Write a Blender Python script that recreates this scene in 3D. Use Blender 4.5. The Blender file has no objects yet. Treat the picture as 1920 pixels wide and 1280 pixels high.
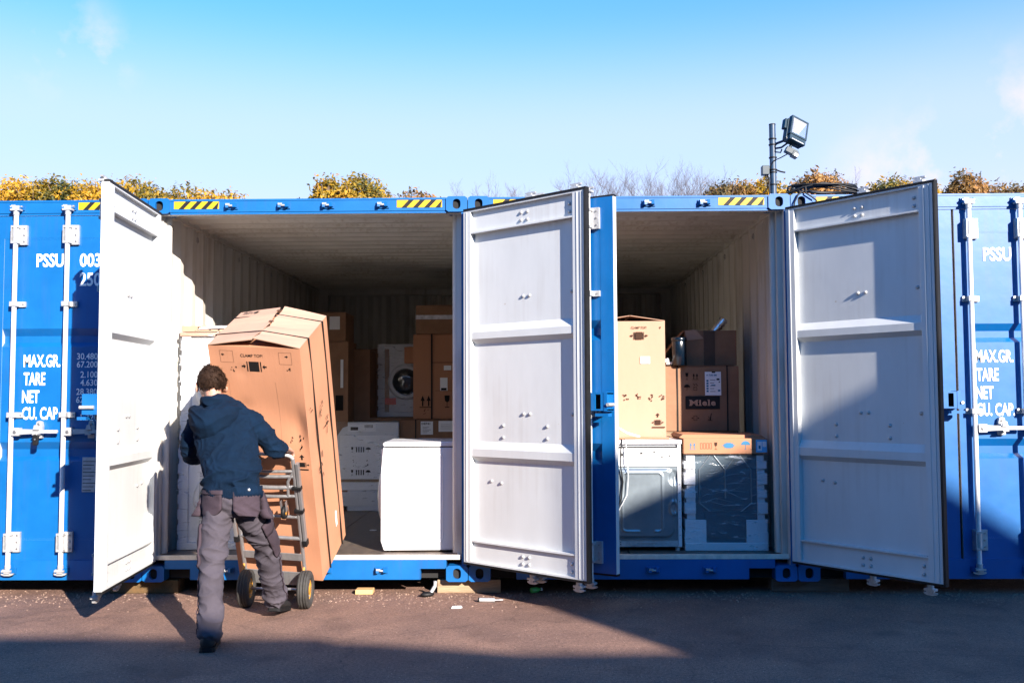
import bpy, bmesh, math, random
import numpy as np
from mathutils import Vector, Matrix, noise, Euler
R = math.radians
random.seed(7)
SC = bpy.context.scene
COL = SC.collection

# ------------------------------------------------------------------ camera
def setup_camera():
    cx, cy, cz, yaw, pit, rol, f = 0.4493, -7.3568, 1.4680, -0.015806, 0.057042, -0.004324, 1829.4
    c, s = math.cos(yaw), math.sin(yaw)
    fwd = Vector((s*math.cos(pit), c*math.cos(pit), math.sin(pit)))
    r = Vector((c, -s, 0)); up = r.cross(fwd)
    cr, sr = math.cos(rol), math.sin(rol)
    r2 = r*cr + up*sr; u2 = up*cr - r*sr
    cam = bpy.data.cameras.new('camera'); o = bpy.data.objects.new('camera', cam); COL.objects.link(o)
    cam.sensor_width = 36; cam.lens = f*36/1920
    cam.clip_end = 2000; cam.clip_start = .05
    o.matrix_world = Matrix.Translation((cx, cy, cz)) @ Matrix((r2, u2, -fwd)).transposed().to_4x4()
    SC.camera = o
setup_camera()

# ------------------------------------------------------------------ sun + sky
SUN = Vector((.62, -1.0, .504)).normalized()
sl = bpy.data.lights.new('sun', 'SUN'); sl.energy = 5.0; sl.angle = R(.5); sl.color = (1, .89, .78)
so = bpy.data.objects.new('sun', sl); COL.objects.link(so)
so.rotation_euler = (-SUN).to_track_quat('-Z', 'Y').to_euler(); so.location = (6, -10, 9)
W = bpy.data.worlds.new('World'); SC.world = W; W.use_nodes = True
nt = W.node_tree; N = nt.nodes; L = nt.links
for n in list(N): N.remove(n)
out = N.new('ShaderNodeOutputWorld'); bg = N.new('ShaderNodeBackground')
sky = N.new('ShaderNodeTexSky'); sky.sky_type = 'NISHITA'; sky.sun_disc = False
sky.sun_elevation = math.asin(SUN.z); sky.sun_rotation = math.atan2(SUN.x, SUN.y)
sky.altitude = 50; sky.air_density = 1.0; sky.dust_density = .2; sky.ozone_density = 2.2
hsv = N.new('ShaderNodeHueSaturation'); hsv.inputs['Saturation'].default_value = 1.2; hsv.inputs['Value'].default_value = 1.5
tint = N.new('ShaderNodeMixRGB'); tint.blend_type = 'MULTIPLY'; tint.inputs['Fac'].default_value = 1; tint.inputs['Color2'].default_value = (.10, .80, 1.42, 1)
L.new(sky.outputs[0], tint.inputs['Color1']); L.new(tint.outputs[0], hsv.inputs['Color'])
# two thin real-sky clouds: a wisp high on the left, a faint bank low on the right
tc = N.new('ShaderNodeTexCoord'); nz = N.new('ShaderNodeTexNoise'); nz.inputs['Scale'].default_value = 9; nz.inputs['Detail'].default_value = 8
nz.inputs['Roughness'].default_value = .6
L.new(tc.outputs['Generated'], nz.inputs['Vector'])
def blob(d, rad):
    dv = N.new('ShaderNodeVectorMath'); dv.operation = 'DISTANCE'; dv.inputs[1].default_value = Vector(d).normalized()
    L.new(tc.outputs['Generated'], dv.inputs[0])
    mr = N.new('ShaderNodeMapRange'); mr.interpolation_type = 'SMOOTHSTEP'
    mr.inputs['From Min'].default_value = 0; mr.inputs['From Max'].default_value = rad
    mr.inputs['To Min'].default_value = 1; mr.inputs['To Max'].default_value = 0
    L.new(dv.outputs['Value'], mr.inputs['Value']); return mr.outputs[0]
def mth(op, a, b):
    m = N.new('ShaderNodeMath'); m.operation = op; m.use_clamp = False
    for i, v in enumerate((a, b)):
        if isinstance(v, (int, float)): m.inputs[i].default_value = v
        else: L.new(v, m.inputs[i])
    return m.outputs[0]
tot = None
for d, rad, amp in (((-.50, 1, .385), .075, .8), ((-.44, 1, .36), .045, .8), ((.50, 1, .245), .13, 1.5), ((.38, 1, .20), .10, 1.0)):
    v = mth('MULTIPLY', blob(d, rad), amp); tot = v if tot is None else mth('ADD', tot, v)
rmp = N.new('ShaderNodeMapRange'); rmp.inputs['From Min'].default_value = .45; rmp.inputs['From Max'].default_value = .75; rmp.clamp = True
L.new(nz.outputs['Fac'], rmp.inputs['Value'])
cm = mth('MULTIPLY', tot, rmp.outputs[0])
cmin = mth('MINIMUM', cm, .75)
mx = N.new('ShaderNodeMixRGB'); L.new(cmin, mx.inputs['Fac']); L.new(hsv.outputs[0], mx.inputs['Color1']); mx.inputs['Color2'].default_value = (7.2, 5.7, 6.3, 1)
# low haze: the sky pales towards the horizon all the way round
sx_ = N.new('ShaderNodeSeparateXYZ'); L.new(tc.outputs['Generated'], sx_.inputs[0])
hz = N.new('ShaderNodeValToRGB'); L.new(sx_.outputs['Z'], hz.inputs[0]); hz.color_ramp.interpolation = 'EASE'
hz.color_ramp.elements.new(.3); hz.color_ramp.elements.new(.4)
for k_, (p_, v_) in enumerate(((.13, .97), (.25, .76), (.39, .22), (.54, 0))):
    hz.color_ramp.elements[k_].position = p_; hz.color_ramp.elements[k_].color = (v_, v_, v_, 1)
mh = N.new('ShaderNodeMixRGB'); L.new(hz.outputs[0], mh.inputs['Fac']); L.new(hsv.outputs[0], mh.inputs['Color1']); mh.inputs['Color2'].default_value = (4.7, 5.0, 5.9, 1)
L.new(mh.outputs[0], mx.inputs['Color1'])
L.new(mx.outputs[0], bg.inputs['Color']); bg.inputs['Strength'].default_value = .06
L.new(bg.outputs[0], out.inputs['Surface'])
SC.view_settings.view_transform = 'Standard'; SC.view_settings.look = 'None'
SC.view_settings.exposure = 1.6; SC.view_settings.gamma = 1; SC.view_settings.use_curve_mapping = False
SC.render.engine = 'CYCLES'
SC.cycles.max_bounces = 8; SC.cycles.transparent_max_bounces = 24

# ------------------------------------------------------------------ materials
MATS = {}
def mat(name, col, rough=.5, metal=0, var=.0, vscale=3, bump=0, bscale=40, spec=.5, col2=None, coat=0, stretch=(1, 1, 1), bstretch=(1, 1, 1), detail=6, trans=0, alpha=1, sss=0, spots=None, emis=None, streak=None):
    m = bpy.data.materials.new(name); m.use_nodes = True; MATS[name] = m
    t = m.node_tree; n = t.nodes; l = t.links; b = n['Principled BSDF']
    b.inputs['Base Color'].default_value = (*col, 1); b.inputs['Roughness'].default_value = rough; b.inputs['Metallic'].default_value = metal
    b.inputs['Specular IOR Level'].default_value = spec
    if coat: b.inputs['Coat Weight'].default_value = coat; b.inputs['Coat Roughness'].default_value = .15
    if trans: b.inputs['Transmission Weight'].default_value = trans
    if sss:
        b.inputs['Subsurface Weight'].default_value = sss; b.inputs['Subsurface Radius'].default_value = (.02, .008, .004)
    if alpha < 1: b.inputs['Alpha'].default_value = alpha
    c = n.new('ShaderNodeTexCoord')
    cur = None
    if var or col2:
        mp = n.new('ShaderNodeMapping'); mp.inputs['Scale'].default_value = stretch; l.new(c.outputs['Object'], mp.inputs[0])
        x = n.new('ShaderNodeTexNoise'); x.inputs['Scale'].default_value = vscale; x.inputs['Detail'].default_value = detail; x.inputs['Roughness'].default_value = .65
        l.new(mp.outputs[0], x.inputs['Vector'])
        rp = n.new('ShaderNodeValToRGB'); l.new(x.outputs['Fac'], rp.inputs[0])
        c2 = col2 if col2 else tuple(max(0, k*(1-var)) for k in col); c1 = col if col2 else tuple(min(1, k*(1+var*.6)) for k in col)
        rp.color_ramp.elements[0].position = .32; rp.color_ramp.elements[1].position = .68
        rp.color_ramp.elements[0].color = (*c2, 1); rp.color_ramp.elements[1].color = (*c1, 1)
        cur = rp.outputs[0]
        rr = n.new('ShaderNodeMapRange'); rr.inputs['To Min'].default_value = max(0, rough-.08); rr.inputs['To Max'].default_value = min(1, rough+.1)
        l.new(x.outputs['Fac'], rr.inputs['Value']); l.new(rr.outputs[0], b.inputs['Roughness'])
    if streak:
        mp2 = n.new('ShaderNodeMapping'); mp2.inputs['Scale'].default_value = (26, 26, 1.1); l.new(c.outputs['Object'], mp2.inputs[0])
        s1 = n.new('ShaderNodeTexNoise'); s1.inputs['Scale'].default_value = 1.0; s1.inputs['Detail'].default_value = 5; l.new(mp2.outputs[0], s1.inputs['Vector'])
        s2 = n.new('ShaderNodeTexNoise'); s2.inputs['Scale'].default_value = 1.6; s2.inputs['Detail'].default_value = 6; l.new(c.outputs['Object'], s2.inputs['Vector'])
        ml = n.new('ShaderNodeMath'); ml.operation = 'MULTIPLY'; l.new(s1.outputs['Fac'], ml.inputs[0]); l.new(s2.outputs['Fac'], ml.inputs[1])
        r1 = n.new('ShaderNodeMapRange'); r1.inputs['From Min'].default_value = .27; r1.inputs['From Max'].default_value = .42; r1.inputs['To Max'].default_value = streak[1]; l.new(ml.outputs[0], r1.inputs['Value'])
        m1 = n.new('ShaderNodeMixRGB'); l.new(r1.outputs[0], m1.inputs['Fac']); m1.inputs['Color2'].default_value = (*streak[0], 1)
        if cur: l.new(cur, m1.inputs['Color1'])
        else: m1.inputs['Color1'].default_value = (*col, 1)
        cur = m1.outputs[0]
    if spots:   # (colour, scale, threshold)
        sx = n.new('ShaderNodeTexNoise'); sx.inputs['Scale'].default_value = spots[1]; sx.inputs['Detail'].default_value = 5; sx.inputs['Roughness'].default_value = .7
        l.new(c.outputs['Object'], sx.inputs['Vector'])
        sm = n.new('ShaderNodeMapRange'); sm.inputs['From Min'].default_value = spots[2]; sm.inputs['From Max'].default_value = spots[2]+.06
        l.new(sx.outputs['Fac'], sm.inputs['Value'])
        mi = n.new('ShaderNodeMixRGB'); l.new(sm.outputs[0], mi.inputs['Fac']); mi.inputs['Color2'].default_value = (*spots[0], 1)
        if cur: l.new(cur, mi.inputs['Color1'])
        else: mi.inputs['Color1'].default_value = (*col, 1)
        cur = mi.outputs[0]
    if cur: l.new(cur, b.inputs['Base Color'])
    if bump:
        mp = n.new('ShaderNodeMapping'); mp.inputs['Scale'].default_value = bstretch; l.new(c.outputs['Object'], mp.inputs[0])
        y = n.new('ShaderNodeTexNoise'); y.inputs['Scale'].default_value = bscale; y.inputs['Detail'].default_value = 4
        l.new(mp.outputs[0], y.inputs['Vector'])
        bp = n.new('ShaderNodeBump'); bp.inputs['Strength'].default_value = min(1, bump); bp.inputs['Distance'].default_value = .01 if bump <= 1 else .01*bump
        l.new(y.outputs['Fac'], bp.inputs['Height']); l.new(bp.outputs[0], b.inputs['Normal'])
    return m
BLUE = mat('blue_paint', (.0002, .098, .31), .42, var=.16, vscale=2.2, bump=.25, bscale=3.5, coat=.10, spec=.45, spots=((.16, .09, .06), 17, .72), detail=8, streak=((.02, .08, .24), .35))
WHITE = mat('white_inner_paint', (.54, .565, .575), .45, var=.07, vscale=2.5, bump=.2, bscale=4, stretch=(1, 1, .35), spots=((.34, .27, .20), 13, .715), streak=((.34, .32, .30), .22))
CREAM = mat('cream_inner_paint', (.53, .515, .48), .5, var=.14, vscale=3, bump=.2, bscale=5, stretch=(1, 1, .3), spots=((.22, .13, .07), 14, .70), streak=((.28, .23, .17), .55))
THRESH = mat('worn_cream_sill', (.62, .57, .49), .5, var=.25, vscale=12, bump=.3, bscale=30, spots=((.2, .13, .08), 22, .66))
DARK = mat('painted_void_shade', (.012, .012, .013), .9)  # near-black colour painted in where holes and recesses lie in shade
RUBBER = mat('black_rubber', (.006, .006, .007), .55, spec=.3, var=.3, vscale=20)
RUBBERB = mat('sunlit_brown_rubber', (.16, .095, .065), .55, var=.4, vscale=14, stretch=(1, 1, .2))  # black gasket rubber with its sunlit brown look put into the colour
LETTER = mat('white_lettering', (.82, .83, .84), .45, var=.08, vscale=25)
GALV = mat('galvanised_steel', (.46, .47, .48), .42, metal=.4, var=.22, vscale=18, bump=.15, bscale=60)
RODW = mat('zinc_coated_rod', (.78, .78, .78), .35, metal=.25, var=.12, vscale=15)
STEEL = mat('bare_steel', (.42, .42, .43), .35, metal=.8, var=.3, vscale=20)
ALU = mat('brushed_aluminium', (.36, .36, .37), .36, metal=.7, var=.2, vscale=25, stretch=(1, 1, .2), bump=.1, bscale=60)
YEL = mat('hazard_yellow', (.60, .36, .003), .5, var=.1, vscale=20)
BLK = mat('hazard_black', (.008, .008, .009), .6, spec=.3)
PLY = mat('worn_container_floor', (.15, .115, .09), .42, var=.5, vscale=5, col2=(.06, .048, .042), stretch=(2.5, .5, 1), bump=.3, bscale=25, spots=((.42, .37, .31), 45, .70))
CARD = mat('cardboard', (.40, .19, .108), .8, var=.05, vscale=3, bump=.10, bscale=14, stretch=(1, 1, .7), spec=.25, bstretch=(3, 3, .5))
CARDP = mat('pale_cardboard', (.40, .25, .178), .8, var=.05, vscale=4, bump=.12, bscale=14, spec=.25, stretch=(1, 1, .5))
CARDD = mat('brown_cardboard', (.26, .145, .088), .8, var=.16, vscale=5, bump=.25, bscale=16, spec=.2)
INK = mat('black_print', (.008, .007, .007), .8, spec=.15)
INKB = mat('blue_print', (.02, .14, .27), .7)
INKBR = mat('brown_print', (.045, .022, .014), .8, spec=.15)
PAPER = mat('white_paper_label', (.74, .75, .78), .55, var=.04, vscale=30)
RED = mat('red_label', (.72, .07, .03), .5)
LBLUE = mat('light_blue_label', (.10, .42, .75), .5)
APPL = mat('white_enamel', (.62, .63, .66), .28, var=.04, vscale=2, coat=.25)
APPLG = mat('pale_grey_plastic', (.62, .63, .65), .35, var=.08, vscale=6)
FOAM = mat('polystyrene', (.62, .64, .68), .85, bump=.5, bscale=120, var=.06, vscale=8)
PRESS = mat('pressed_zinc_panel', (.24, .29, .33), .32, metal=.6, var=.12, vscale=5, bump=.15, bscale=5)
GLASS = mat('dark_porthole_glass', (.035, .045, .055), .06, spec=.8, coat=.6)
TAPE = mat('shiny_packing_tape', (.62, .60, .66), .18, var=.35, vscale=18, bump=.6, bscale=30, coat=.6)
DPANEL = mat('dark_grey_panel', (.065, .10, .13), .35, var=.15, vscale=5)
BTAPE = mat('brown_packing_tape', (.09, .045, .025), .3, var=.2, vscale=20)
STRAP = mat('black_plastic_strap', (.008, .007, .007), .6, spec=.3)
WOOD = mat('weathered_timber', (.30, .21, .13), .8, var=.35, vscale=9, stretch=(.4, 3, 3), bump=.5, bscale=30, bstretch=(.5, 4, 4))
WOODG = mat('dark_weathered_timber', (.10, .085, .07), .9, var=.35, vscale=9, stretch=(.4, 3, 3), bump=.5, bscale=30)
WOODM = mat('mossy_timber', (.13, .07, .025), .9, col2=(.06, .045, .02), vscale=15, bump=.7, bscale=40)
NAVY = mat('navy_hoodie_cloth', (.0022, .0105, .027), .9, var=.25, vscale=9, bump=.35, bscale=220, spec=.12)
TROU = mat('grey_work_trousers_cloth', (.064, .056, .070), .9, var=.22, vscale=7, bump=.35, bscale=260, spec=.2)
TROUD = mat('dark_pocket_cloth', (.045, .032, .042), .85, var=.2, vscale=9, bump=.4, bscale=240, spec=.2)
SKIN = mat('skin', (.44, .23, .165), .5, var=.1, vscale=14, sss=.12, bump=.1, bscale=90)
HAIR = mat('dark_brown_hair', (.024, .012, .007), .75, spec=.15, var=.4, vscale=30)
BOOT = mat('dark_boot_leather', (.010, .009, .010), .6, var=.3, vscale=15, bump=.3, bscale=50)
TYRE = mat('grey_tyre_rubber', (.030, .028, .026), .75, var=.35, vscale=14, bump=.3, bscale=60)
RIM = mat('yellow_wheel_rim', (.42, .19, .02), .4, var=.3, vscale=16)
POLE = mat('blue_grey_pole', (.018, .05, .10), .45, metal=0, var=.25, vscale=12)
LAMPB = mat('floodlight_casting', (.008, .028, .045), .4, var=.2, vscale=14)
REFL = mat('floodlight_reflector', (.78, .76, .80), .18, metal=.85)
CABLE = mat('black_cable', (.006, .007, .010), .5, spec=.3)
HOSE = mat('grey_hose', (.30, .32, .34), .5)
FOIL = mat('foil_duct', (.72, .73, .75), .22, metal=.9, bump=.5, bscale=50)
CYLM = mat('dark_blue_cylinder', (.002, .008, .018), .25, coat=.3)
BARK = mat('bush_bark', (.17, .12, .09), .9, var=.4, vscale=20, bump=.5, bscale=40)
TWIG = mat('bare_grey_twig', (.12, .11, .13), .9, var=.3, vscale=9)
BRICK = mat('grey_render_wall', (.17, .165, .16), .9, var=.2, vscale=2, bump=.4, bscale=30)
ROOFM = mat('roof_sheet', (.14, .14, .15), .7, var=.2, vscale=3)
GREENP = mat('green_bottle_plastic', (.10, .55, .12), .25, trans=.3)
STONE = mat('pale_gravel', (.24, .16, .12), .85, var=.5, vscale=30)
BONE = mat('orange_stained_board', (.62, .36, .16), .7, var=.2, vscale=8)

def film_material():
    m = bpy.data.materials.new('clear_stretch_film'); m.use_nodes = True
    t = m.node_tree; n = t.nodes; l = t.links
    for x in list(n): n.remove(x)
    o = n.new('ShaderNodeOutputMaterial'); a = n.new('ShaderNodeBsdfTransparent'); g = n.new('ShaderNodeBsdfGlossy'); g.inputs['Roughness'].default_value = .16
    d = n.new('ShaderNodeBsdfDiffuse'); d.inputs['Color'].default_value = (.75, .8, .86, 1)
    c = n.new('ShaderNodeTexCoord'); mp = n.new('ShaderNodeMapping'); mp.inputs['Scale'].default_value = (2.2, 2.2, 9); mp.inputs['Rotation'].default_value = (0, .25, 0)
    nz = n.new('ShaderNodeTexNoise'); nz.inputs['Scale'].default_value = 3; nz.inputs['Detail'].default_value = 5; nz.inputs['Distortion'].default_value = 1.2
    l.new(c.outputs['Object'], mp.inputs[0]); l.new(mp.outputs[0], nz.inputs['Vector'])
    bp = n.new('ShaderNodeBump'); bp.inputs['Strength'].default_value = .6; bp.inputs['Distance'].default_value = .012
    l.new(nz.outputs['Fac'], bp.inputs['Height']); l.new(bp.outputs[0], g.inputs['Normal'])
    r = n.new('ShaderNodeMapRange'); r.inputs['From Min'].default_value = .60; r.inputs['From Max'].default_value = .70; r.inputs['To Min'].default_value = .02; r.inputs['To Max'].default_value = .5
    l.new(nz.outputs['Fac'], r.inputs['Value'])
    m1 = n.new('ShaderNodeMixShader'); m1.inputs[0].default_value = .07; l.new(a.outputs[0], m1.inputs[1]); l.new(g.outputs[0], m1.inputs[2])
    m2 = n.new('ShaderNodeMixShader'); l.new(r.outputs[0], m2.inputs[0]); l.new(m1.outputs[0], m2.inputs[1]); l.new(d.outputs[0], m2.inputs[2])
    l.new(m2.outputs[0], o.inputs['Surface']); return m
FILM = film_material()
FILMC = mat('film_crease', (.62, .70, .78), .15, spec=.9, coat=.5, alpha=.55)

def tarmac_material():
    m = bpy.data.materials.new('worn_tarmac'); m.use_nodes = True
    t = m.node_tree; n = t.nodes; l = t.links; b = n['Principled BSDF']
    c = n.new('ShaderNodeTexCoord')
    def noi(s, d=6, r=.6):
        x = n.new('ShaderNodeTexNoise'); x.inputs['Scale'].default_value = s; x.inputs['Detail'].default_value = d; x.inputs['Roughness'].default_value = r
        l.new(c.outputs['Object'], x.inputs['Vector']); return x.outputs['Fac']
    def ramp(src, stops):
        r = n.new('ShaderNodeValToRGB'); l.new(src, r.inputs[0])
        while len(r.color_ramp.elements) < len(stops): r.color_ramp.elements.new(.5)
        for e, (p, k) in zip(r.color_ramp.elements, stops): e.position = p; e.color = (*k, 1)
        return r.outputs[0]
    def mix(f, a, bb, mode='MIX'):
        x = n.new('ShaderNodeMixRGB'); x.blend_type = mode
        if isinstance(f, float): x.inputs[0].default_value = f
        else: l.new(f, x.inputs[0])
        for i, v in ((1, a), (2, bb)):
            if isinstance(v, tuple): x.inputs[i].default_value = (*v, 1)
            else: l.new(v, x.inputs[i])
        return x.outputs[0]
    v = n.new('ShaderNodeTexVoronoi'); v.inputs['Scale'].default_value = 95; l.new(c.outputs['Object'], v.inputs['Vector'])
    base = ramp(noi(260, 3, .7), [(.28, (.055, .034, .027)), (.5, (.215, .132, .102)), (.72, (.50, .325, .255))])
    big = ramp(noi(1.3, 7, .65), [(.3, (.68, .68, .72)), (.7, (1.18, 1.13, 1.08))])
    k = mix(1.0, base, big, 'MULTIPLY')
    chip = ramp(v.outputs['Color'], [(.90, (0, 0, 0)), (.93, (1, 1, 1))])
    sh = ramp(v.outputs['Distance'], [(.25, (1, 1, 1)), (.4, (0, 0, 0))])
    cf = mix(1.0, chip, sh, 'MULTIPLY')
    k = mix(cf, k, (.5, .38, .30))
    v2 = n.new('ShaderNodeTexVoronoi'); v2.inputs['Scale'].default_value = 60; l.new(c.outputs['Object'], v2.inputs['Vector'])
    pit = ramp(v2.outputs['Color'], [(.80, (0, 0, 0)), (.84, (1, 1, 1))])
    k = mix(mix(1.0, pit, ramp(v2.outputs['Distance'], [(.2, (.8, .8, .8)), (.4, (0, 0, 0))]), 'MULTIPLY'), k, (.035, .028, .026))
    stain = ramp(noi(3.2, 4, .5), [(.58, (0, 0, 0)), (.72, (.55, .55, .55))])
    k = mix(stain, k, (.13, .08, .062))
    wv = n.new('ShaderNodeTexVoronoi'); wv.feature = 'DISTANCE_TO_EDGE'; wv.inputs['Scale'].default_value = .55
    wn = n.new('ShaderNodeTexNoise'); wn.inputs['Scale'].default_value = 3.5; wn.inputs['Detail'].default_value = 7; wn.inputs['Roughness'].default_value = .7; l.new(c.outputs['Object'], wn.inputs['Vector'])
    wm = n.new('ShaderNodeMixRGB'); wm.inputs[0].default_value = .22; l.new(c.outputs['Object'], wm.inputs[1]); l.new(wn.outputs['Color'], wm.inputs[2]); l.new(wm.outputs[0], wv.inputs['Vector'])
    crk = ramp(wv.outputs['Distance'], [(.0, (.28, .28, .28)), (.005, (0, 0, 0))])
    k = mix(crk, k, (.03, .022, .02))
    pt = ramp(noi(.8, 3, .45), [(.50, (0, 0, 0)), (.56, (.45, .45, .45))])
    k = mix(pt, k, mix(1.0, k, (.66, .66, .70), 'MULTIPLY'))
    grn = ramp(noi(55, 5, .8), [(.35, (.62, .62, .63)), (.62, (1.3, 1.28, 1.25))])
    k = mix(1.0, k, grn, 'MULTIPLY')
    l.new(k, b.inputs['Base Color']); b.inputs['Roughness'].default_value = .9; b.inputs['Specular IOR Level'].default_value = .25
    bp = n.new('ShaderNodeBump'); bp.inputs['Strength'].default_value = .7; bp.inputs['Distance'].default_value = .012
    l.new(noi(150, 4, .7), bp.inputs['Height'])
    bp2 = n.new('ShaderNodeBump'); bp2.inputs['Strength'].default_value = .4; bp2.inputs['Distance'].default_value = .05; l.new(noi(5, 4, .5), bp2.inputs['Height']); l.new(bp2.outputs[0], bp.inputs['Normal'])
    l.new(bp.outputs[0], b.inputs['Normal'])
    return m
TARMAC = tarmac_material()

def leaf_material(name, stops, tr=.35):
    m = bpy.data.materials.new(name); m.use_nodes = True
    t = m.node_tree; n = t.nodes; l = t.links; b = n['Principled BSDF']
    a = n.new('ShaderNodeAttribute'); a.attribute_name = 'tint'
    r = n.new('ShaderNodeValToRGB'); l.new(a.outputs['Fac'], r.inputs[0])
    while len(r.color_ramp.elements) < len(stops): r.color_ramp.elements.new(.5)
    for e, (p, k) in zip(r.color_ramp.elements, stops): e.position = p; e.color = (*k, 1)
    l.new(r.outputs[0], b.inputs['Base Color']); b.inputs['Roughness'].default_value = .5; b.inputs['Specular IOR Level'].default_value = .4
    tl = n.new('ShaderNodeBsdfTranslucent'); l.new(r.outputs[0], tl.inputs['Color'])
    ms = n.new('ShaderNodeMixShader'); ms.inputs[0].default_value = tr; l.new(b.outputs[0], ms.inputs[1]); l.new(tl.outputs[0], ms.inputs[2])
    l.new(ms.outputs[0], n['Material Output'].inputs['Surface']); return m
LEAFY = leaf_material('golden_ivy_leaf', [(0, (.04, .055, .015)), (.28, (.24, .17, .015)), (.6, (.50, .27, .012)), (1, (.58, .34, .04))])
LEAFO = leaf_material('russet_leaf', [(0, (.035, .04, .015)), (.35, (.17, .11, .03)), (.7, (.34, .17, .045)), (1, (.45, .25, .08))])

# ------------------------------------------------------------------ mesh helpers
class MB:
    def __init__(s): s.v = []; s.f = []; s.m = []; s.mats = []; s.sm = []; s.M = Matrix()
    def mi(s, m):
        if m not in s.mats: s.mats.append(m)
        return s.mats.index(m)
    def add(s, vs, fs, m, smooth=False):
        k = len(s.v); s.v += [tuple(s.M @ Vector(p)) for p in vs]
        i = s.mi(m) if not isinstance(m, (list, tuple)) else None
        for j, f in enumerate(fs):
            s.f.append(tuple(a+k for a in f)); s.m.append(i if i is not None else s.mi(m[j])); s.sm.append(smooth)
        return s
    def box(s, x0, y0, z0, x1, y1, z1, m):
        if x0 > x1: x0, x1 = x1, x0
        if y0 > y1: y0, y1 = y1, y0
        if z0 > z1: z0, z1 = z1, z0
        v = [(x, y, z) for x in (x0, x1) for y in (y0, y1) for z in (z0, z1)]
        f = [(0, 1, 3, 2), (4, 6, 7, 5), (0, 4, 5, 1), (2, 3, 7, 6), (0, 2, 6, 4), (1, 5, 7, 3)]
        # order: -x, +x, -y, +y, -z, +z
        return s.add(v, f, m)
    def prism(s, poly, axis, a0, a1, m, smooth=False):
        """poly in the other two axes; axis 0=x (poly y,z) 1=y (poly x,z) 2=z (poly x,y)"""
        n = len(poly)
        def P(p, a): return (a, p[0], p[1]) if axis == 0 else (p[0], a, p[1]) if axis == 1 else (p[0], p[1], a)
        vs = [P(p, a0) for p in poly]+[P(p, a1) for p in poly]
        area = sum(poly[i][0]*poly[(i+1) % n][1]-poly[(i+1) % n][0]*poly[i][1] for i in range(n))
        flip = (area > 0) ^ (axis == 1) ^ (a1 < a0)
        fs = [(i, (i+1) % n, n+(i+1) % n, n+i) for i in range(n)]+[tuple(range(n-1, -1, -1)), tuple(range(n, 2*n))]
        if not flip: fs = [f[::-1] for f in fs]
        return s.add(vs, fs, m, smooth)
    def tube(s, pts, r, m, seg=10, caps=True):
        pts = [Vector(p) for p in pts]; n = len(pts); rs = r if isinstance(r, (list, tuple)) else [r]*n
        vs = []; up = None
        for i, p in enumerate(pts):
            t = (pts[min(i+1, n-1)]-pts[max(i-1, 0)])
            t = t.normalized() if t.length > 1e-9 else Vector((0, 0, 1))
            if up is None:
                up = t.orthogonal().normalized()
            else:
                up = (up-t*up.dot(t)); up = up.normalized() if up.length > 1e-6 else t.orthogonal().normalized()
            b = t.cross(up)
            for k in range(seg):
                a = 2*math.pi*k/seg; vs.append(tuple(p+(up*math.cos(a)+b*math.sin(a))*rs[i]))
        fs = [(i*seg+k, i*seg+(k+1) % seg, (i+1)*seg+(k+1) % seg, (i+1)*seg+k) for i in range(n-1) for k in range(seg)]
        s.add(vs, fs, m, True)
        if caps: s.add(vs[:seg], [tuple(range(seg))[::-1]], m); s.add(vs[-seg:], [tuple(range(seg))], m)
        return s
    def cyl(s, c, r, h, m, axis='z', seg=20, r2=None):
        d = {'x': Vector((1, 0, 0)), 'y': Vector((0, 1, 0)), 'z': Vector((0, 0, 1))}[axis]; c = Vector(c)
        return s.tube([c, c+d*h], [r, r if r2 is None else r2], m, seg)
    def lathe(s, prof, m, seg=28, axis='x', c=(0, 0, 0), closed=False):
        """prof: list of (a, r) along axis"""
        vs = []
        for a, r in prof:
            for k in range(seg):
                t = 2*math.pi*k/seg; x, y = r*math.cos(t), r*math.sin(t)
                p = (a, x, y) if axis == 'x' else (y, a, x) if axis == 'y' else (x, y, a)
                vs.append((p[0]+c[0], p[1]+c[1], p[2]+c[2]))
        n = len(prof); fs = [(i*seg+k, i*seg+(k+1) % seg, (i+1)*seg+(k+1) % seg, (i+1)*seg+k) for i in range(n-1) for k in range(seg)]
        if closed: fs += [((n-1)*seg+k, (n-1)*seg+(k+1) % seg, (k+1) % seg, k) for k in range(seg)]
        return s.add(vs, fs, m, True)
    def ellip(s, c, r, m, seg=14, rings=9):
        vs = []; 
        for i in range(rings+1):
            ph = math.pi*i/rings
            for k in range(seg):
                t = 2*math.pi*k/seg; vs.append((c[0]+r[0]*math.sin(ph)*math.cos(t), c[1]+r[1]*math.sin(ph)*math.sin(t), c[2]+r[2]*math.cos(ph)))
        fs = [(i*seg+k, (i+1)*seg+k, (i+1)*seg+(k+1) % seg, i*seg+(k+1) % seg) for i in range(rings) for k in range(seg)]
        return s.add(vs, fs, m, True)
    def mesh(s, name):
        me = bpy.data.meshes.new(name); me.from_pydata(s.v, [], s.f)
        for m in s.mats: me.materials.append(m)
        me.polygons.foreach_set('material_index', s.m); me.polygons.foreach_set('use_smooth', s.sm); me.update(); return me
    def build(s, name, parent=None, bevel=0, loc=None, rot=None, sharp=True):
        o = bpy.data.objects.new(name, s.mesh(name)); COL.objects.link(o)
        if parent is not None: o.parent = parent
        if loc is not None: o.location = loc
        if rot is not None: o.rotation_euler = rot
        if bevel:
            b = o.modifiers.new('bevel', 'BEVEL'); b.width = bevel; b.segments = 2; b.limit_method = 'ANGLE'; b.angle_limit = R(35); b.harden_normals = False
        return o
def link(name, me, parent=None, loc=None, rot=None):
    o = bpy.data.objects.new(name, me); COL.objects.link(o)
    if parent is not None: o.parent = parent
    if loc is not None: o.location = loc
    if rot is not None: o.rotation_euler = rot
    return o
def tag(o, label=None, cat=None, group=None, kind=None):
    for k, v in (('label', label), ('category', cat), ('group', group), ('kind', kind)):
        if v: o[k] = v
    return o
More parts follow.
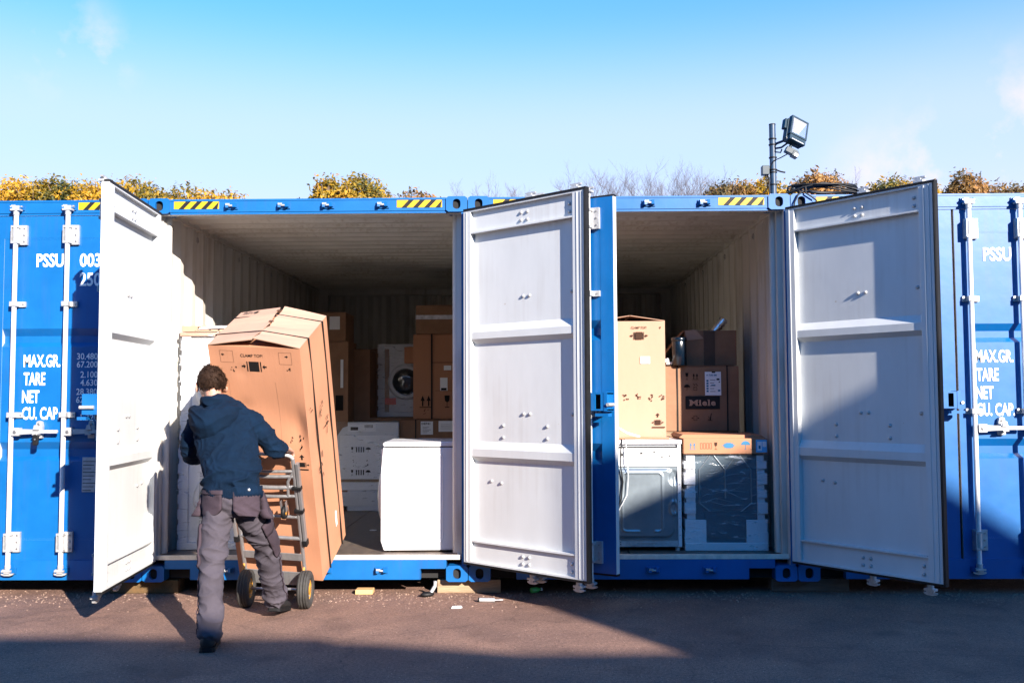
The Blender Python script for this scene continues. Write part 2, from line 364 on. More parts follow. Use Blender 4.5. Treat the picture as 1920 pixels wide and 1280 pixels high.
def thing(name, label, cat, loc=(0, 0, 0), rotz=0, group=None):
    o = bpy.data.objects.new(name, None); COL.objects.link(o); o.location = loc; o.rotation_euler = (0, 0, rotz); o.empty_display_size = .2
    return tag(o, label, cat, group)

# flat print: 2D shapes in metres mapped onto a plane of the parent's space
TXT = {}
def text_polys(s, w, h, bold=0.0):
    key = (s, bold)
    if key not in TXT:
        c = bpy.data.curves.new('t', 'FONT'); c.body = s; c.offset = bold; c.size = 1; c.resolution_u = 3
        o = bpy.data.objects.new('t', c); COL.objects.link(o)
        dg = bpy.context.evaluated_depsgraph_get(); dg.update()
        me = bpy.data.meshes.new_from_object(o.evaluated_get(dg))
        v = [(p.co.x, p.co.y) for p in me.vertices]; f = [tuple(p.vertices) for p in me.polygons]
        bpy.data.objects.remove(o); bpy.data.curves.remove(c); bpy.data.meshes.remove(me); TXT[key] = (v, f)
    v, f = TXT[key]
    x0 = min(p[0] for p in v); x1 = max(p[0] for p in v); y0 = min(p[1] for p in v); y1 = max(p[1] for p in v)
    return [((p[0]-x0)/(x1-x0)*w, (p[1]-y0)/(y1-y0)*h) for p in v], f
class Print:
    """origin, u axis, v axis in parent space; n = outward normal offset"""
    def __init__(s, o, u, v, off=.0015): s.o = Vector(o); s.u = Vector(u).normalized(); s.v = Vector(v).normalized(); s.n = s.u.cross(s.v)*off; s.mb = MB()
    warp = None
    def P(s, x, y, k=1):
        p = s.o+s.u*x+s.v*y+s.n*k
        return tuple(s.warp(p) if s.warp else p)
    def poly(s, pts, m, k=1): s.mb.add([s.P(x, y, k) for x, y in pts], [tuple(range(len(pts)))], m); return s
    def rect(s, x0, y0, x1, y1, m, k=1): return s.poly([(x0, y0), (x1, y0), (x1, y1), (x0, y1)], m, k)
    def frame(s, x0, y0, x1, y1, t, m, k=1):
        s.rect(x0, y0, x1, y0+t, m, k); s.rect(x0, y1-t, x1, y1, m, k); s.rect(x0, y0+t, x0+t, y1-t, m, k); return s.rect(x1-t, y0+t, x1, y1-t, m, k)
    def text(s, t, x, y, w, h, m, bold=0.0, k=1):
        v, f = text_polys(t, w, h, bold); s.mb.add([s.P(x+a, y+b, k) for a, b in v], f, m); return s
    def arrow(s, x, y, w, h, m, d='up', k=1):
        q = [(-.5, .5), (.5, .5), (0, 1)] ; st = [(-.16, 0), (.16, 0), (.16, .5), (-.16, .5)]
        def tr(p):
            a, b = p
            if d == 'up': return (x+a*w, y+b*h)
            if d == 'down': return (x+a*w, y-b*h)
            if d == 'right': return (x+b*h, y+a*w)
            return (x-b*h, y+a*w)
        for g in (q, st):
            pts = [tr(p) for p in g]
            s.poly(pts, m, k)
        return s
    def glassicon(s, x, y, h, m, k=1):
        s.poly([(x-.22*h, y+h), (x-.17*h, y+.55*h), (x, y+.42*h), (x+.17*h, y+.55*h), (x+.22*h, y+h)], m, k)
        s.rect(x-.02*h, y+.06*h, x+.02*h, y+.42*h, m, k); return s.rect(x-.18*h, y, x+.18*h, y+.06*h, m, k)
    def umbrella(s, x, y, h, m, k=1):
        pts = [(x+math.cos(a)*.5*h, y+.5*h+math.sin(a)*.45*h) for a in [math.pi*i/8 for i in range(9)]]
        s.poly(pts, m, k); s.rect(x-.025*h, y, x+.025*h, y+.5*h, m, k); return s.rect(x-.14*h, y, x-.025*h, y+.05*h, m, k)
    def upicon(s, x, y, h, m, k=1):
        s.arrow(x-.25*h, y+.12*h, .34*h, .88*h, m, 'up', k); s.arrow(x+.25*h, y+.12*h, .34*h, .88*h, m, 'up', k); return s.rect(x-.5*h, y, x+.5*h, y+.06*h, m, k)
    def clamp(s, x, y, w, m, k=1):
        h = w*.42
        s.rect(x-.2*w, y, x+.2*w, y+h, m, k); s.rect(x-.29*w, y, x-.25*w, y+h, m, k); s.rect(x+.25*w, y, x+.29*w, y+h, m, k)
        s.arrow(x-.5*w, y+h*.5, .18*w, .17*w, m, 'right', k); s.arrow(x+.5*w, y+h*.5, .18*w, .17*w, m, 'left', k); return s
    def scribble(s, x, y, w, h, m, seed=0, n=7, k=1):
        r = random.Random(seed)
        for i in range(n):
            a, b = x+r.random()*w, y+r.random()*h; c, d = a+(r.random()-.5)*w*.5, b+(r.random()-.5)*h*.6; t = .0022+r.random()*.004
            dx, dy = c-a, d-b; l = math.hypot(dx, dy)+1e-6; nx, ny = -dy/l*t, dx/l*t
            s.poly([(a-nx, b-ny), (c-nx, d-ny), (c+nx, d+ny), (a+nx, b+ny)], m, k)
        return s
    def build(s, parent, name='printed_mark'):
        # every symbol, label or line of print becomes an object of its own
        m = s.mb; fb = []
        for f in m.f:
            P_ = [m.v[i] for i in f]; fb.append(([min(p[k] for p in P_) for k in range(3)], [max(p[k] for p in P_) for k in range(3)]))
        par = list(range(len(fb)))
        def find(a):
            while par[a] != a: par[a] = par[par[a]]; a = par[a]
            return a
        for i in range(len(fb)):
            for j in range(i):
                if find(i) != find(j) and all(fb[i][0][k]-.022 < fb[j][1][k] and fb[j][0][k]-.022 < fb[i][1][k] for k in range(3)): par[find(i)] = find(j)
        gr = {}
        for i in range(len(fb)): gr.setdefault(find(i), []).append(i)
        o = None
        for g_ in gr.values():
            b = MB(); mp = {}
            for i in g_:
                for v in m.f[i]:
                    if v not in mp: mp[v] = len(b.v); b.v.append(m.v[v])
                b.f.append(tuple(mp[v] for v in m.f[i])); b.m.append(b.mi(m.mats[m.m[i]])); b.sm.append(False)
            o = b.build(name, parent)
        return o
# ------------------------------------------------------------------ ground
ZB, CW, CH, CL = .10, 2.438, 2.896, 6.058
g = MB(); g.add([(-150, -80, 0), (150, -80, 0), (150, 160, 0), (-150, 160, 0)], [(0, 1, 2, 3)], TARMAC)
tag(g.build('tarmac_ground'), 'worn brown tarmac yard with pale chips', kind='structure')
def scatter_stones(n, fx, fy, smin, smax, name, label, m, seed):
    r = random.Random(seed); b = MB()
    for i in range(n):
        x, y = fx(r), fy(r); s = smin+(smax-smin)*r.random()**2.5; a = r.random()*6.28
        vs = []
        for dx, dy, dz in ((1, 0, 0), (0, 1, 0), (-1, 0, 0), (0, -1, 0), (0, 0, 1)):
            k = .6+.6*r.random(); vx, vy = dx*k, dy*k
            vs.append((x+s*(vx*math.cos(a)-vy*math.sin(a)), y+s*(vx*math.sin(a)+vy*math.cos(a)), (s*.75*k if dz else -.001)))
        b.add(vs, [(0, 1, 4), (1, 2, 4), (2, 3, 4), (3, 0, 4)], m)
    return tag(b.build(name), label, kind='stuff')
scatter_stones(3600, lambda r: r.uniform(-5, 5), lambda r: r.gauss(-.08, .16), .003, .013, 'gravel', 'loose pale gravel gathered along the foot of the containers', STONE, 3)
scatter_stones(1500, lambda r: r.uniform(-4.5, 5), lambda r: r.uniform(-3.0, .2), .002, .006, 'loose_grit', 'scattered pale grit lying over the tarmac', STONE, 4)

# ------------------------------------------------------------------ container parts (shared meshes)
CACHE = {}
def shared(key, fn):
    if key not in CACHE: CACHE[key] = fn()
    return CACHE[key]
def casting_mesh():
    b = MB(); w, d, h = .162, .178, .118; n = 24
    outer = []; inner = []
    for k in range(n):
        a = 2*math.pi*(k+.5)/n; c, s = math.cos(a), math.sin(a)
        q = min(1/abs(c) if abs(c) > 1e-6 else 9, 1/abs(s) if abs(s) > 1e-6 else 9)
        sx, sz = c*q, s*q
        sx = max(-1, min(1, sx)); sz = max(-1, min(1, sz))
        outer.append((w/2*sx*(1 if abs(sx*sz) < .8 else .97), h/2*sz*(1 if abs(sx*sz) < .8 else .96)))
        inner.append((.030*c, .012*(1 if s > 0 else -1)*min(1, abs(s)*3)+.027*s))
    vs = [(x, 0, z) for x, z in outer]+[(x, 0, z) for x, z in inner]+[(x, .028, z) for x, z in inner]+[(x, d, z) for x, z in outer]
    f = []
    for k in range(n):
        j = (k+1) % n
        f += [(k, j, n+j, n+k), (n+k, n+j, 2*n+j, 2*n+k), (j, k, 3*n+k, 3*n+j)]
    f.append(tuple(range(3*n, 4*n)))
    b.add(vs, f, BLUE)
    # near-black block behind the hole, painting in the chamber's shade
    b.box(-.065, .03, -.045, .065, .15, .045, DARK)
    return b.mesh('corner_casting')
def keeper_mesh(flip=1):
    b = MB()
    b.box(-.05, -.012, -.022, .05, 0, .022, BLUE)
    b.prism([(-.045, -.012), (-.036, -.045), (-.016, -.042), (-.018, -.012)], 2, -.016, .016, BLUE)
    b.prism([(.045, -.012), (.036, -.045), (.016, -.042), (.018, -.012)], 2, -.012, .020, BLUE)
    b.tube([(-.03, -.034, 0), (.03, -.034, 0)], .007, GALV, 8); b.box(-.035, -.046, .002, -.004, -.040, .016, GALV)
    return b.mesh('cam_keeper')
def corrugated(pitch, depth, length, lo, hi, axis, base, inward, m, mo, thick=.004):
    """sheet running along `length`, pressed in trapezoids; returns MB.  axis 'side': runs along y, spans z; 'roof': runs along y, spans x; 'back': runs along x, spans z"""
    prof = []; y = 0.0
    while y < length:
        for fy, fd in ((0, 0), (.26, 0), (.5, 1), (.76, 1)):
            yy = y+fy*pitch
            if yy <= length: prof.append((yy, base+inward*fd*depth))
        y += pitch
    prof.append((length, base))
    b = MB()
    for off, mm, rev in ((0, m, 0), (-inward*thick, mo, 1)):
        vs = []
        for a, d in prof:
            d += off
            for s in (lo, hi):
                vs.append((d, a, s) if axis == 'side' else (s, a, d) if axis == 'roof' else (a, d, s))
        fs = [(2*i, 2*i+1, 2*i+3, 2*i+2) for i in range(len(prof)-1)]
        b.add(vs, fs, mm)
    return b

def hazard(b, x0, x1, z0, z1, y, lean=1):
    b.box(x0, y-.002, z0, x1, y+.002, z1, YEL)
    n = 4; p = (x1-x0)/n; w = p*.46; sh = (z1-z0)*.95
    for i in range(n):
        a = x0+p*(i+.42)
        q = [(a, z0), (a+w, z0), (a+w+sh, z1), (a+sh, z1)]
        q = [(min(max(px, x0), x1), pz) for px, pz in q]
        b.add([(px, y-.0035, pz) for px, pz in q], [(0, 1, 2, 3)], BLK)

DW = 1.178
DZ0, DZ1 = .155, 2.768
def door_mesh(s):
    """hinge axis at x=0; extends to s*DW; outside faces -y, inside faces +y"""
    b = MB()
    def X(a): return a*s
    yo, yi = .012, .062
    def bx(x0, x1, y0, y1, z0, z1, inner=True):
        # -x,+x,-y,+y,-z,+z
        b.box(X(x0), y0, z0, X(x1), y1, z1, [WHITE, WHITE, BLUE, WHITE, WHITE, WHITE])
    # stiles: thin front plate in blue plus the inner channel in white
    bx(.012, .085, yo, yi, DZ0, DZ1)
    bx(DW-.105, DW-.004, yo, yi, DZ0, DZ1)
    # channel grooves on the free stile (raised lines)
    b.box(X(DW-.070), yi, DZ0+.01, X(DW-.064), yi+.004, DZ1-.01, WHITE); b.box(X(DW-.035), yi, DZ0+.01, X(DW-.028), yi+.005, DZ1-.01, WHITE)
    b.box(X(.04), yi, DZ0+.01, X(.046), yi+.004, DZ1-.01, WHITE)
    # header / bottom bands with lips
    bx(.085, DW-.105, yo, .036, 2.60, DZ1-.012); bx(.085, DW-.105, yo, yi, DZ1-.012, DZ1); bx(.085, DW-.105, yo+.001, yi-.001, 2.590, 2.602)
    bx(.085, DW-.105, yo, .036, DZ0+.012, .31); bx(.085, DW-.105, yo, yi, DZ0, DZ0+.012); bx(.085, DW-.105, yo+.001, yi-.004, .308, .320)
    # panel sheet swept in z, two pressed ribs towards the inside
    zs = [(.32, 0)]
    for z0, z1 in ((.90, 1.045), (1.765, 1.905)):
        zs += [(z0, 0), (z0+.035, .036), (z1-.055, .036), (z1, 0)]
    zs.append((2.59, 0)); xs = [.085, .115, DW-.135, DW-.105]
    for off, m in ((.014, BLUE), (.019, WHITE)):
        vs = [(X(x), off+(d if 0 < i < 3 else d), z) for z, d in zs for i, x in enumerate(xs)]
        fs = [(4*r+c, 4*r+c+1, 4*r+c+5, 4*r+c+4) for r in range(len(zs)-1) for c in range(3)]
        b.add(vs, fs, m)
    # groove end caps outside
    return b.mesh('door')
def gasket_mesh(s, m, full, part='both'):
    b = MB(); g0, g1 = -.014, .004
    def bar(x0, x1, z0, z1): b.box(s*x0, .026, z0, s*x1, .066, z1, m)
    if full != 'ends': bar(DW-.004, DW+.012, DZ0-.016, DZ1+.016)
    if full == 'all': bar(-.006, .012, DZ0-.016, DZ1+.016)
    if part != 'low': bar(.012, DW-.004, DZ1, DZ1+.016)
    if part != 'top': bar(.012, DW-.004, DZ0-.016, DZ0)
    # lip
    if full != 'ends': b.box(s*(DW+.001), .066, DZ0, s*(DW+.010), .074, DZ1, m)
    return b.mesh('gasket')
def rod_mesh():
    b = MB(); b.tube([(0, -.032, .10), (0, -.032, 2.80)], .0175, RODW, 14)
    for z in (.30, 2.62): b.tube([(0, -.032, z-.055), (0, -.032, z+.055)], .023, GALV, 14)
    for sg, z in ((1, 2.80), (-1, .10)):
        b.tube([(0, -.032, z-sg*.03), (0, -.032, z+sg*.015)], .022, GALV, 12)
        # cam forging: block with two horns
        b.box(-.020, -.052, z+min(0, sg*.03), .020, -.012, z+max(0, sg*.03), GALV)
        zz = z+sg*.035
        b.prism([(-.044, zz-.004), (-.020, zz-.012), (.020, zz-.012), (.044, zz-.004), (.047, zz+.006), (.018, zz+.008), (-.018, zz+.008), (-.047, zz+.006)], 1, -.042, -.024, GALV)
        b.prism([(-.036, z+sg*.010-.007), (.036, z+sg*.010-.007), (.036, z+sg*.010+.007), (-.036, z+sg*.010+.007)], 1, -.058, -.01, GALV)
    return b.mesh('lock_rod')
def guide_mesh():
    b = MB(); b.box(-.028, -.012, -.075, .075, .012, .075, GALV); b.box(-.028, -.055, -.068, .028, -.012, -.052, GALV); b.box(-.028, -.055, .052, .028, -.012, .068, GALV)
    b.box(-.028, -.055, -.052, -.022, -.012, .052, GALV)
    for z in (-.05, 0, .05): b.cyl((.055, -.018, z), .007, .006, STEEL, 'y', 8)
    return b.mesh('rod_bracket')
def clip_mesh():
    b = MB(); b.box(-.052, -.006, -.020, .072, .012, .020, GALV); b.box(-.026, -.056, -.018, .026, -.006, .018, GALV)
    b.cyl((-.042, -.012, 0), .007, .006, STEEL, 'y', 8); b.cyl((.056, -.012, 0), .007, .006, STEEL, 'y', 8)
    return b.mesh('rod_clip')
def handle_mesh():
    b = MB()   # extends towards +x
    b.box(.015, -.062, -.03, .075, -.012, .03, GALV)
    b.prism([(.06, -.022), (.20, -.014), (.22, -.012), (.36, -.012), (.365, 0), (.36, .014), (.22, .014), (.20, .016), (.06, .022)], 1, -.055, -.043, GALV)
    b.cyl((.045, -.070, 0), .012, .008, STEEL, 'y', 10)
    return b.mesh('door_handle')
def catch_mesh():
    b = MB(); b.prism([(-.024, -.05), (.024, -.05), (.026, .04), (.018, .075), (0, .082), (-.018, .075), (-.026, .04)], 1, -.02, .012, GALV)
    b.box(-.022, -.078, -.024, .022, -.02, -.014, GALV); b.prism([(-.022, .014), (.022, .014), (.012, .05), (-.012, .05)], 1, -.07, -.056, GALV)
    b.cyl((0, -.03, .055), .009, .01, STEEL, 'y', 10)
    return b.mesh('handle_catch')
def lockbox_mesh():
    b = MB()
    b.box(-.07, -.085, .05, .07, .012, .062, BLUE); b.box(-.07, -.085, -.062, .07, .012, -.05, BLUE)
    b.box(-.07, -.085, -.05, -.060, .012, .05, BLUE); b.box(.045, -.088, -.066, .07, .012, .066, BLUE)
    b.box(-.06, -.02, -.05, .045, .010, .05, DARK); b.box(-.06, -.085, -.05, -.02, -.078, .05, BLUE); b.box(.02, -.085, -.05, .045, -.078, .05, BLUE)  # near-black block paints in the shade inside the lock box
    b.box(-.01, -.11, -.10, .09, -.055, -.08, BLUE)
    b.cyl((.08, -.10, -.02), .012, .09, GALV, 'y', 10)
    return b.mesh('lock_box')
def hinge_mesh(s):
    b = MB(); b.prism([(s*-.012, -.035), (s*.17, -.022), (s*.19, 0), (s*.17, .022), (s*-.012, .035)], 1, -.004, .012, GALV)
    b.tube([(0, 0, -.05), (0, 0, .05)], .015, GALV, 12); return b.mesh('hinge')
def bolt_mesh():
    b = MB(); b.lathe([(0, 0), (0, .013), (.004, .013), (.009, .011), (.013, .006), (.0145, 0.0001)], GALV, 10, 'y'); return b.mesh('bolt')

def make_door(parent, s, hx, theta, rods, lettering=0, gm=RUBBER, lock=True, handle_tx=0, padlock=False, plate=False):
    d = link('door', shared(('door', s), lambda: door_mesh(s)), parent, (hx, -.004, 0), (0, 0, -s*theta))
    gv = 'all' if theta == 0 else ('ends' if s > 0 else 'free')
    for pv in (('top', 'low') if gv == 'ends' else ('both',)):
        link('gasket', shared(('gasket', s, gm.name, gv, pv), lambda: gasket_mesh(s, gm, gv, pv)), d)
    for x in rods:
        link('lock_rod', shared('rod', rod_mesh), d, (s*x, 0, 0))
        for z in (.30, 2.62): link('rod_bracket', shared('guide', guide_mesh), d, (s*x, 0, z))
        for z in (1.25, 2.09): link('rod_clip', shared('clip', clip_mesh), d, (s*x, 0, z))
        hd = link('door_handle', shared('handle', handle_mesh), d, (s*x, 0, 1.125))
        if s > 0: hd.rotation_euler = (0, math.pi, 0)      # handles point to the hinge side
        link('handle_catch', shared('catch', catch_mesh), d, (s*(x-.205), 0, 1.125))
        if s > 0: pass
    for z in (.42, 1.10, 1.80, 2.48): link('hinge', shared(('hinge', s), lambda: hinge_mesh(s)), d, (0, 0, z))
    # bolts seen on the inner face
    bl = []
    r0, r1 = rods
    for x in (r0-.03, r0+.03): bl += [(x, 2.69, .036), (x, 2.635, .036), (x, 2.09, .019), (x, 1.25, .019), (x, .25, .036), (x, .20, .036)]
    bl += [(DW-.15, 2.69, .036), (DW-.15, 2.635, .036), (DW-.15, 2.09, .019), (DW-.15, 1.25, .019), (DW-.15, .25, .036), (DW-.15, .195, .036)]
    for x in (.38, .80): bl += [(x, 1.165, .019), (x, 1.08, .019)]
    bl += [(.26, .76, .019), (.36, .75, .019)]
    for x, z, y in bl:
        link('bolt', shared('bolt', bolt_mesh), d, (s*x, y, z))
    if lock: link('lock_box', shared('lockbox', lockbox_mesh), d, (s*(DW-.085), 0, 1.335))
    if lettering:
        dx = handle_tx
        T = lambda t, x0, z0, x1, z1, bold=.024, nm='lettering': Print((0, .012 if z0 > 9 else .0115, 0), (1, 0, 0), (0, 0, 1)).text(t, x0+dx, z0, x1-x0, z1-z0, LETTER, bold).build(d, nm)
        T('PSSU', -.822, 2.376, -.612, 2.480); T('003', -.489, 2.376, -.327, 2.480); T('250', -.487, 2.228, -.325, 2.332)
        T('MAX.GR.', -.903, 1.612, -.622, 1.708); T('TARE', -.900, 1.474, -.735, 1.572); T('NET', -.909, 1.341, -.778, 1.436); T('CU. CAP.', -.906, 1.214, -.622, 1.309)
        for t, z in (('30.480', 1.668), ('67.200', 1.607), ('2.100', 1.530), ('4.630', 1.469), ('28.380', 1.400), ('62.570', 1.339), ('37.5', 1.266), ('1.320', 1.205)):
            n = len(t); wd = .0265*n
            x0 = {'3': -.495, '6': -.495, '2': -.466, '4': -.466, '1': -.459}.get(t[0], -.46)
            if t == '37.5': x0 = -.431
            if t == '28.380': x0 = -.495
            T(t, x0, z, x0+wd*1.0, z+.049, .012)
    if padlock:
        b = MB(); b.tube([(0, -.075, -.01), (0, -.078, -.03)], .008, STEEL, 8); b.prism([(-.018, -.10), (.012, -.10), (.018, -.09), (.020, -.03), (.010, -.02), (-.012, -.02), (-.020, -.03)], 1, -.095, -.070, RUBBER)
        b.cyl((0, -.098, -.055), .006, .005, STEEL, 'y', 8)
        b.build('padlock', d, .003, (s*(rods[1]-.215), 0, 1.125))
    if plate:
        b = MB(); b.box(-.05, .004, -.13, .05, .0115, .13, GALV); b.build('data_plate', d, 0, (s*.385, 0, .80))
        p = Print((s*.385, .004, .80), (1, 0, 0), (0, 0, 1), .001)
        for i in range(9): p.rect(-.045, -.12+i*.027, .02+.02*(i % 3), -.115+i*.027, BLK)
        p.build(d, 'printed_mark')
    return d

def make_container(x0, label, tl, tr, lrods=(.60, 1.0), rrods=(.61, 1.03), left_gasket=RUBBER, right_gasket=RUBBER, interior=False, hinge_shift=0, letter=False, rdx=0, padlock=False, plate=False):
    c = thing('shipping_container', label, 'shipping container', (x0+CW/2, 0, ZB), 0, 'blue shipping containers standing side by side')
    h = CW/2
    cm = shared('casting', casting_mesh)
    for sx in (-1, 1):
        for z in (.059, CH-.059):
            link('corner_casting', cm, c, (sx*(h-.081), -.014, z))
            link('corner_casting', cm, c, (sx*(h-.081), CL, z), (0, 0, math.pi))
    # header rail
    def header():
        b = MB(); b.box(-h+.162, -.002, 2.79, h-.162, .075, 2.886, BLUE); b.box(-h+.162, .004, 2.772, h-.162, .075, 2.79, [BLUE, BLUE, BLUE, CREAM, CREAM, BLUE])
        b.box(-h+.05, .03, 2.772, -h+.162, .075, 2.79, CREAM); b.box(h-.162, .03, 2.772, h-.05, .075, 2.79, CREAM)
        b.box(-h+.162, -.006, 2.874, h-.162, .0, 2.888, BLUE)
        b.box(-h+.162, .075, 2.80, h-.162, .20, 2.87, CREAM)
        return b.mesh('top_rail')
    link('top_rail', shared('header', header), c)
    def haz():
        b = MB(); hazard(b, -.1725, .1725, -.028, .028, 0); return b.mesh('hazard_stripe')
    for sx in (-1, 1): link('hazard_stripe', shared('haz', haz), c, (sx*(h-.365), -.0035, 2.842))
    def sill():
        b = MB(); b.box(-h+.362, -.002, .015, h-.362, .08, .160, BLUE); b.box(-h+.162, -.002, .095, -h+.362, .08, .160, BLUE); b.box(h-.362, -.002, .095, h-.162, .08, .160, BLUE)
        b.box(-h+.162, .10, .01, -h+.362, .12, .095, DARK); b.box(h-.362, .10, .01, h-.162, .12, .095, DARK)  # near-black panels paint in the shade of the two notches
        b.box(-h+.355, -.004, .015, -h+.362, .07, .095, BLUE); b.box(h-.362, -.004, .015, h-.355, .07, .095, BLUE)
        return b.mesh('bottom_rail')
    link('bottom_rail', shared('sill', sill), c)
    def thr():
        b = MB(); b.prism([(.0, .162), (.09, .162), (.09, .185), (.012, .196), (.0, .194)], 0, -h+.055, h-.055, THRESH); return b.mesh('door_sill')
    if interior: link('door_sill', shared('thr', thr), c)
    def post(sx):
        b = MB()
        b.box(sx*(h-.006), -.004, .118, sx*(h-.046), .10, CH-.118, [WHITE if sx > 0 else BLUE, BLUE if sx > 0 else WHITE, BLUE, WHITE, BLUE, BLUE])
        b.box(sx*(h-.046), .07, .16, sx*(h-.085), .12, 2.79, CREAM)
        b.tube([(sx*(h-.095), .15, .19), (sx*(h-.095), .15, 2.78)], .03, CREAM, 12)
        return b.mesh('corner_post')
    for sx in (-1, 1): link('corner_post', shared(('post', sx), lambda: post(sx)), c)
    kx = [-h+.035+lrods[0], -h+.035+lrods[1], h-.035-rrods[1], h-.035-rrods[0]]
    km = shared('keeper', keeper_mesh)
    for x in kx:
        link('cam_keeper', km, c, (x, -.002, 2.832)); link('cam_keeper', km, c, (x, -.002, .085))
    def wall(sx):
        return corrugated(.278, .036, CL-.25, .16, 2.83, 'side', sx*(h-.018), -sx, CREAM, BLUE)
    for sx in (-1, 1):
        def mk(sx=sx):
            b = wall(sx)
            return b.mesh('side_wall')
        link('side_wall', shared(('wall', sx), mk), c, (0, .12, 0))
        def rail(sx=sx):
            b = MB(); b.box(sx*(h-.004), .178, 2.81, sx*(h-.064), CL-.178, 2.872, [BLUE]*0 or CREAM); b.box(sx*(h-.004), .178, .03, sx*(h-.05), CL-.178, .159, BLUE); return b.mesh('side_rail')
        link('side_rail', shared(('rail', sx), rail), c)
    link('roof', shared('roof', lambda: corrugated(.24, .034, CL-.2, -h+.05, h-.05, 'roof', 2.868, -1, CREAM, BLUE).mesh('roof')), c, (0, .12, 0))
    def back():
        b = corrugated(.25, .04, CW-.03, .05, 2.875, 'back', CL-.05, -1, CREAM, BLUE)
        b.box(.0, CL-.03, .02, CW-.03, CL-.01, 2.885, BLUE); return b.mesh('back_wall')
    link('back_wall', shared('back', back), c, (-h+.015, 0, 0))
    def rearframe():
        b = MB(); b.box(-h+.02, CL-.24, 2.765, h-.02, CL-.10, 2.852, CREAM)
        for sx in (-1, 1): b.box(sx*(h-.021), CL-.24, .16, sx*(h-.18), CL-.10, 2.765, CREAM)
        b.box(-h+.01, CL-.24, 2.8695, h-.01, CL-.02, 2.8775, CREAM)
        return b.mesh('rear_frame')
    if interior: link('rear_frame', shared('rearframe', rearframe), c)
    if interior:
        def board():
            b = MB(); b.box(0, 0, 0, 1.142, 1.186, .018, PLY); return b.mesh('floor_board')
        bm_ = shared('board', board)
        for i in range(5):
            for j in range(2):
                link('floor_board', bm_, c, (-1.147+j*1.149, .095+i*1.19, .157))
        def ring():
            b = MB(); b.tube([(.0, .018*math.cos(a), .022*math.sin(a)) for a in [2*math.pi*i/12 for i in range(13)]], .005, STEEL, 6, False); return b.mesh('lashing_ring')
        for sx in (-1, 1):
            for y in (.3, .9, 2.1, 3.3, 4.5):
                link('lashing_ring', shared('ring', ring), c, (sx*(h-.07), y, 2.72))
                link('lashing_ring', shared('ring', ring), c, (sx*(h-.07), y, .24))
    make_door(c, 1, -h+.035, tl, lrods, gm=left_gasket)
    make_door(c, -1, h-.035+hinge_shift, tr, rrods, gm=right_gasket, lock=False, lettering=letter, handle_tx=rdx, padlock=padlock, plate=plate)
    return c
P = 2.444
XA, XB, XC, XD = -2*P+.003, -P+.003, .003, P+.003
make_container(XA, 'closed blue container at the left with white lettering and a black padlock on its handle', 0, 0, rrods=(.567, .965), letter=True, padlock=True, plate=True)
make_container(XB, 'blue container being unloaded by the man, both doors swung wide open', R(85), R(138), hinge_shift=.042, interior=True)
make_container(XC, 'blue container with one door ajar and a tall carton beside stacked branded box inside', R(31), R(128.5), hinge_shift=.03, interior=True)
make_container(XD, 'closed blue container at the right under the coiled black cable', 0, 0, lrods=(.55, .93), rrods=(.70, 1.08), letter=True, rdx=-.14, left_gasket=RUBBER, right_gasket=RUBBERB)

# timber packers under the castings
def timber(x0, x1, y0, y1, z1, m, label, wob=0):
    b = MB(); b.prism([(x0, y0), (x1, y0+wob), (x1-.01, y1), (x0+.01, y1)], 2, .0, z1-.001, m)
    o = b.build('timber_block', None, .006); tag(o, label, 'timber', 'timber packers under the containers')
timber(-.24, .24, .07, .26, ZB, WOOD, 'pale timber packer under the castings between the two open containers', .01)
timber(2.28, 2.86, .12, .28, ZB, WOODG, 'grey timber packer under the castings below the far right open door', -.01)
timber(-2.72, -2.20, .07, .24, ZB, WOODM, 'mossy brown timber packer under the castings beside the left open door', 0)
timber(-4.98, -4.75, .0, .18, ZB, WOODM, 'timber packer at the outer left end of the container row')
timber(4.75, 4.98, .0, .18, ZB, WOOD, 'timber packer at the outer right end of the container row')
for x, lab in ((-4.886, 'rear timber packer behind the closed left container'), (-2.444, 'rear timber packer behind the container being unloaded'), (0, 'rear timber packer behind the two open containers'), (2.444, 'rear timber packer behind the right open container')):
    timber(x-.25, x+.25, CL-.2, CL, ZB, WOOD, lab)
b = MB(); b.box(-.85, .02, 0, -.72, .12, .035, BONE); tag(b.build('wood_offcut', None, .004), 'small orange wood offcut under the sill of the left open container', 'offcut')
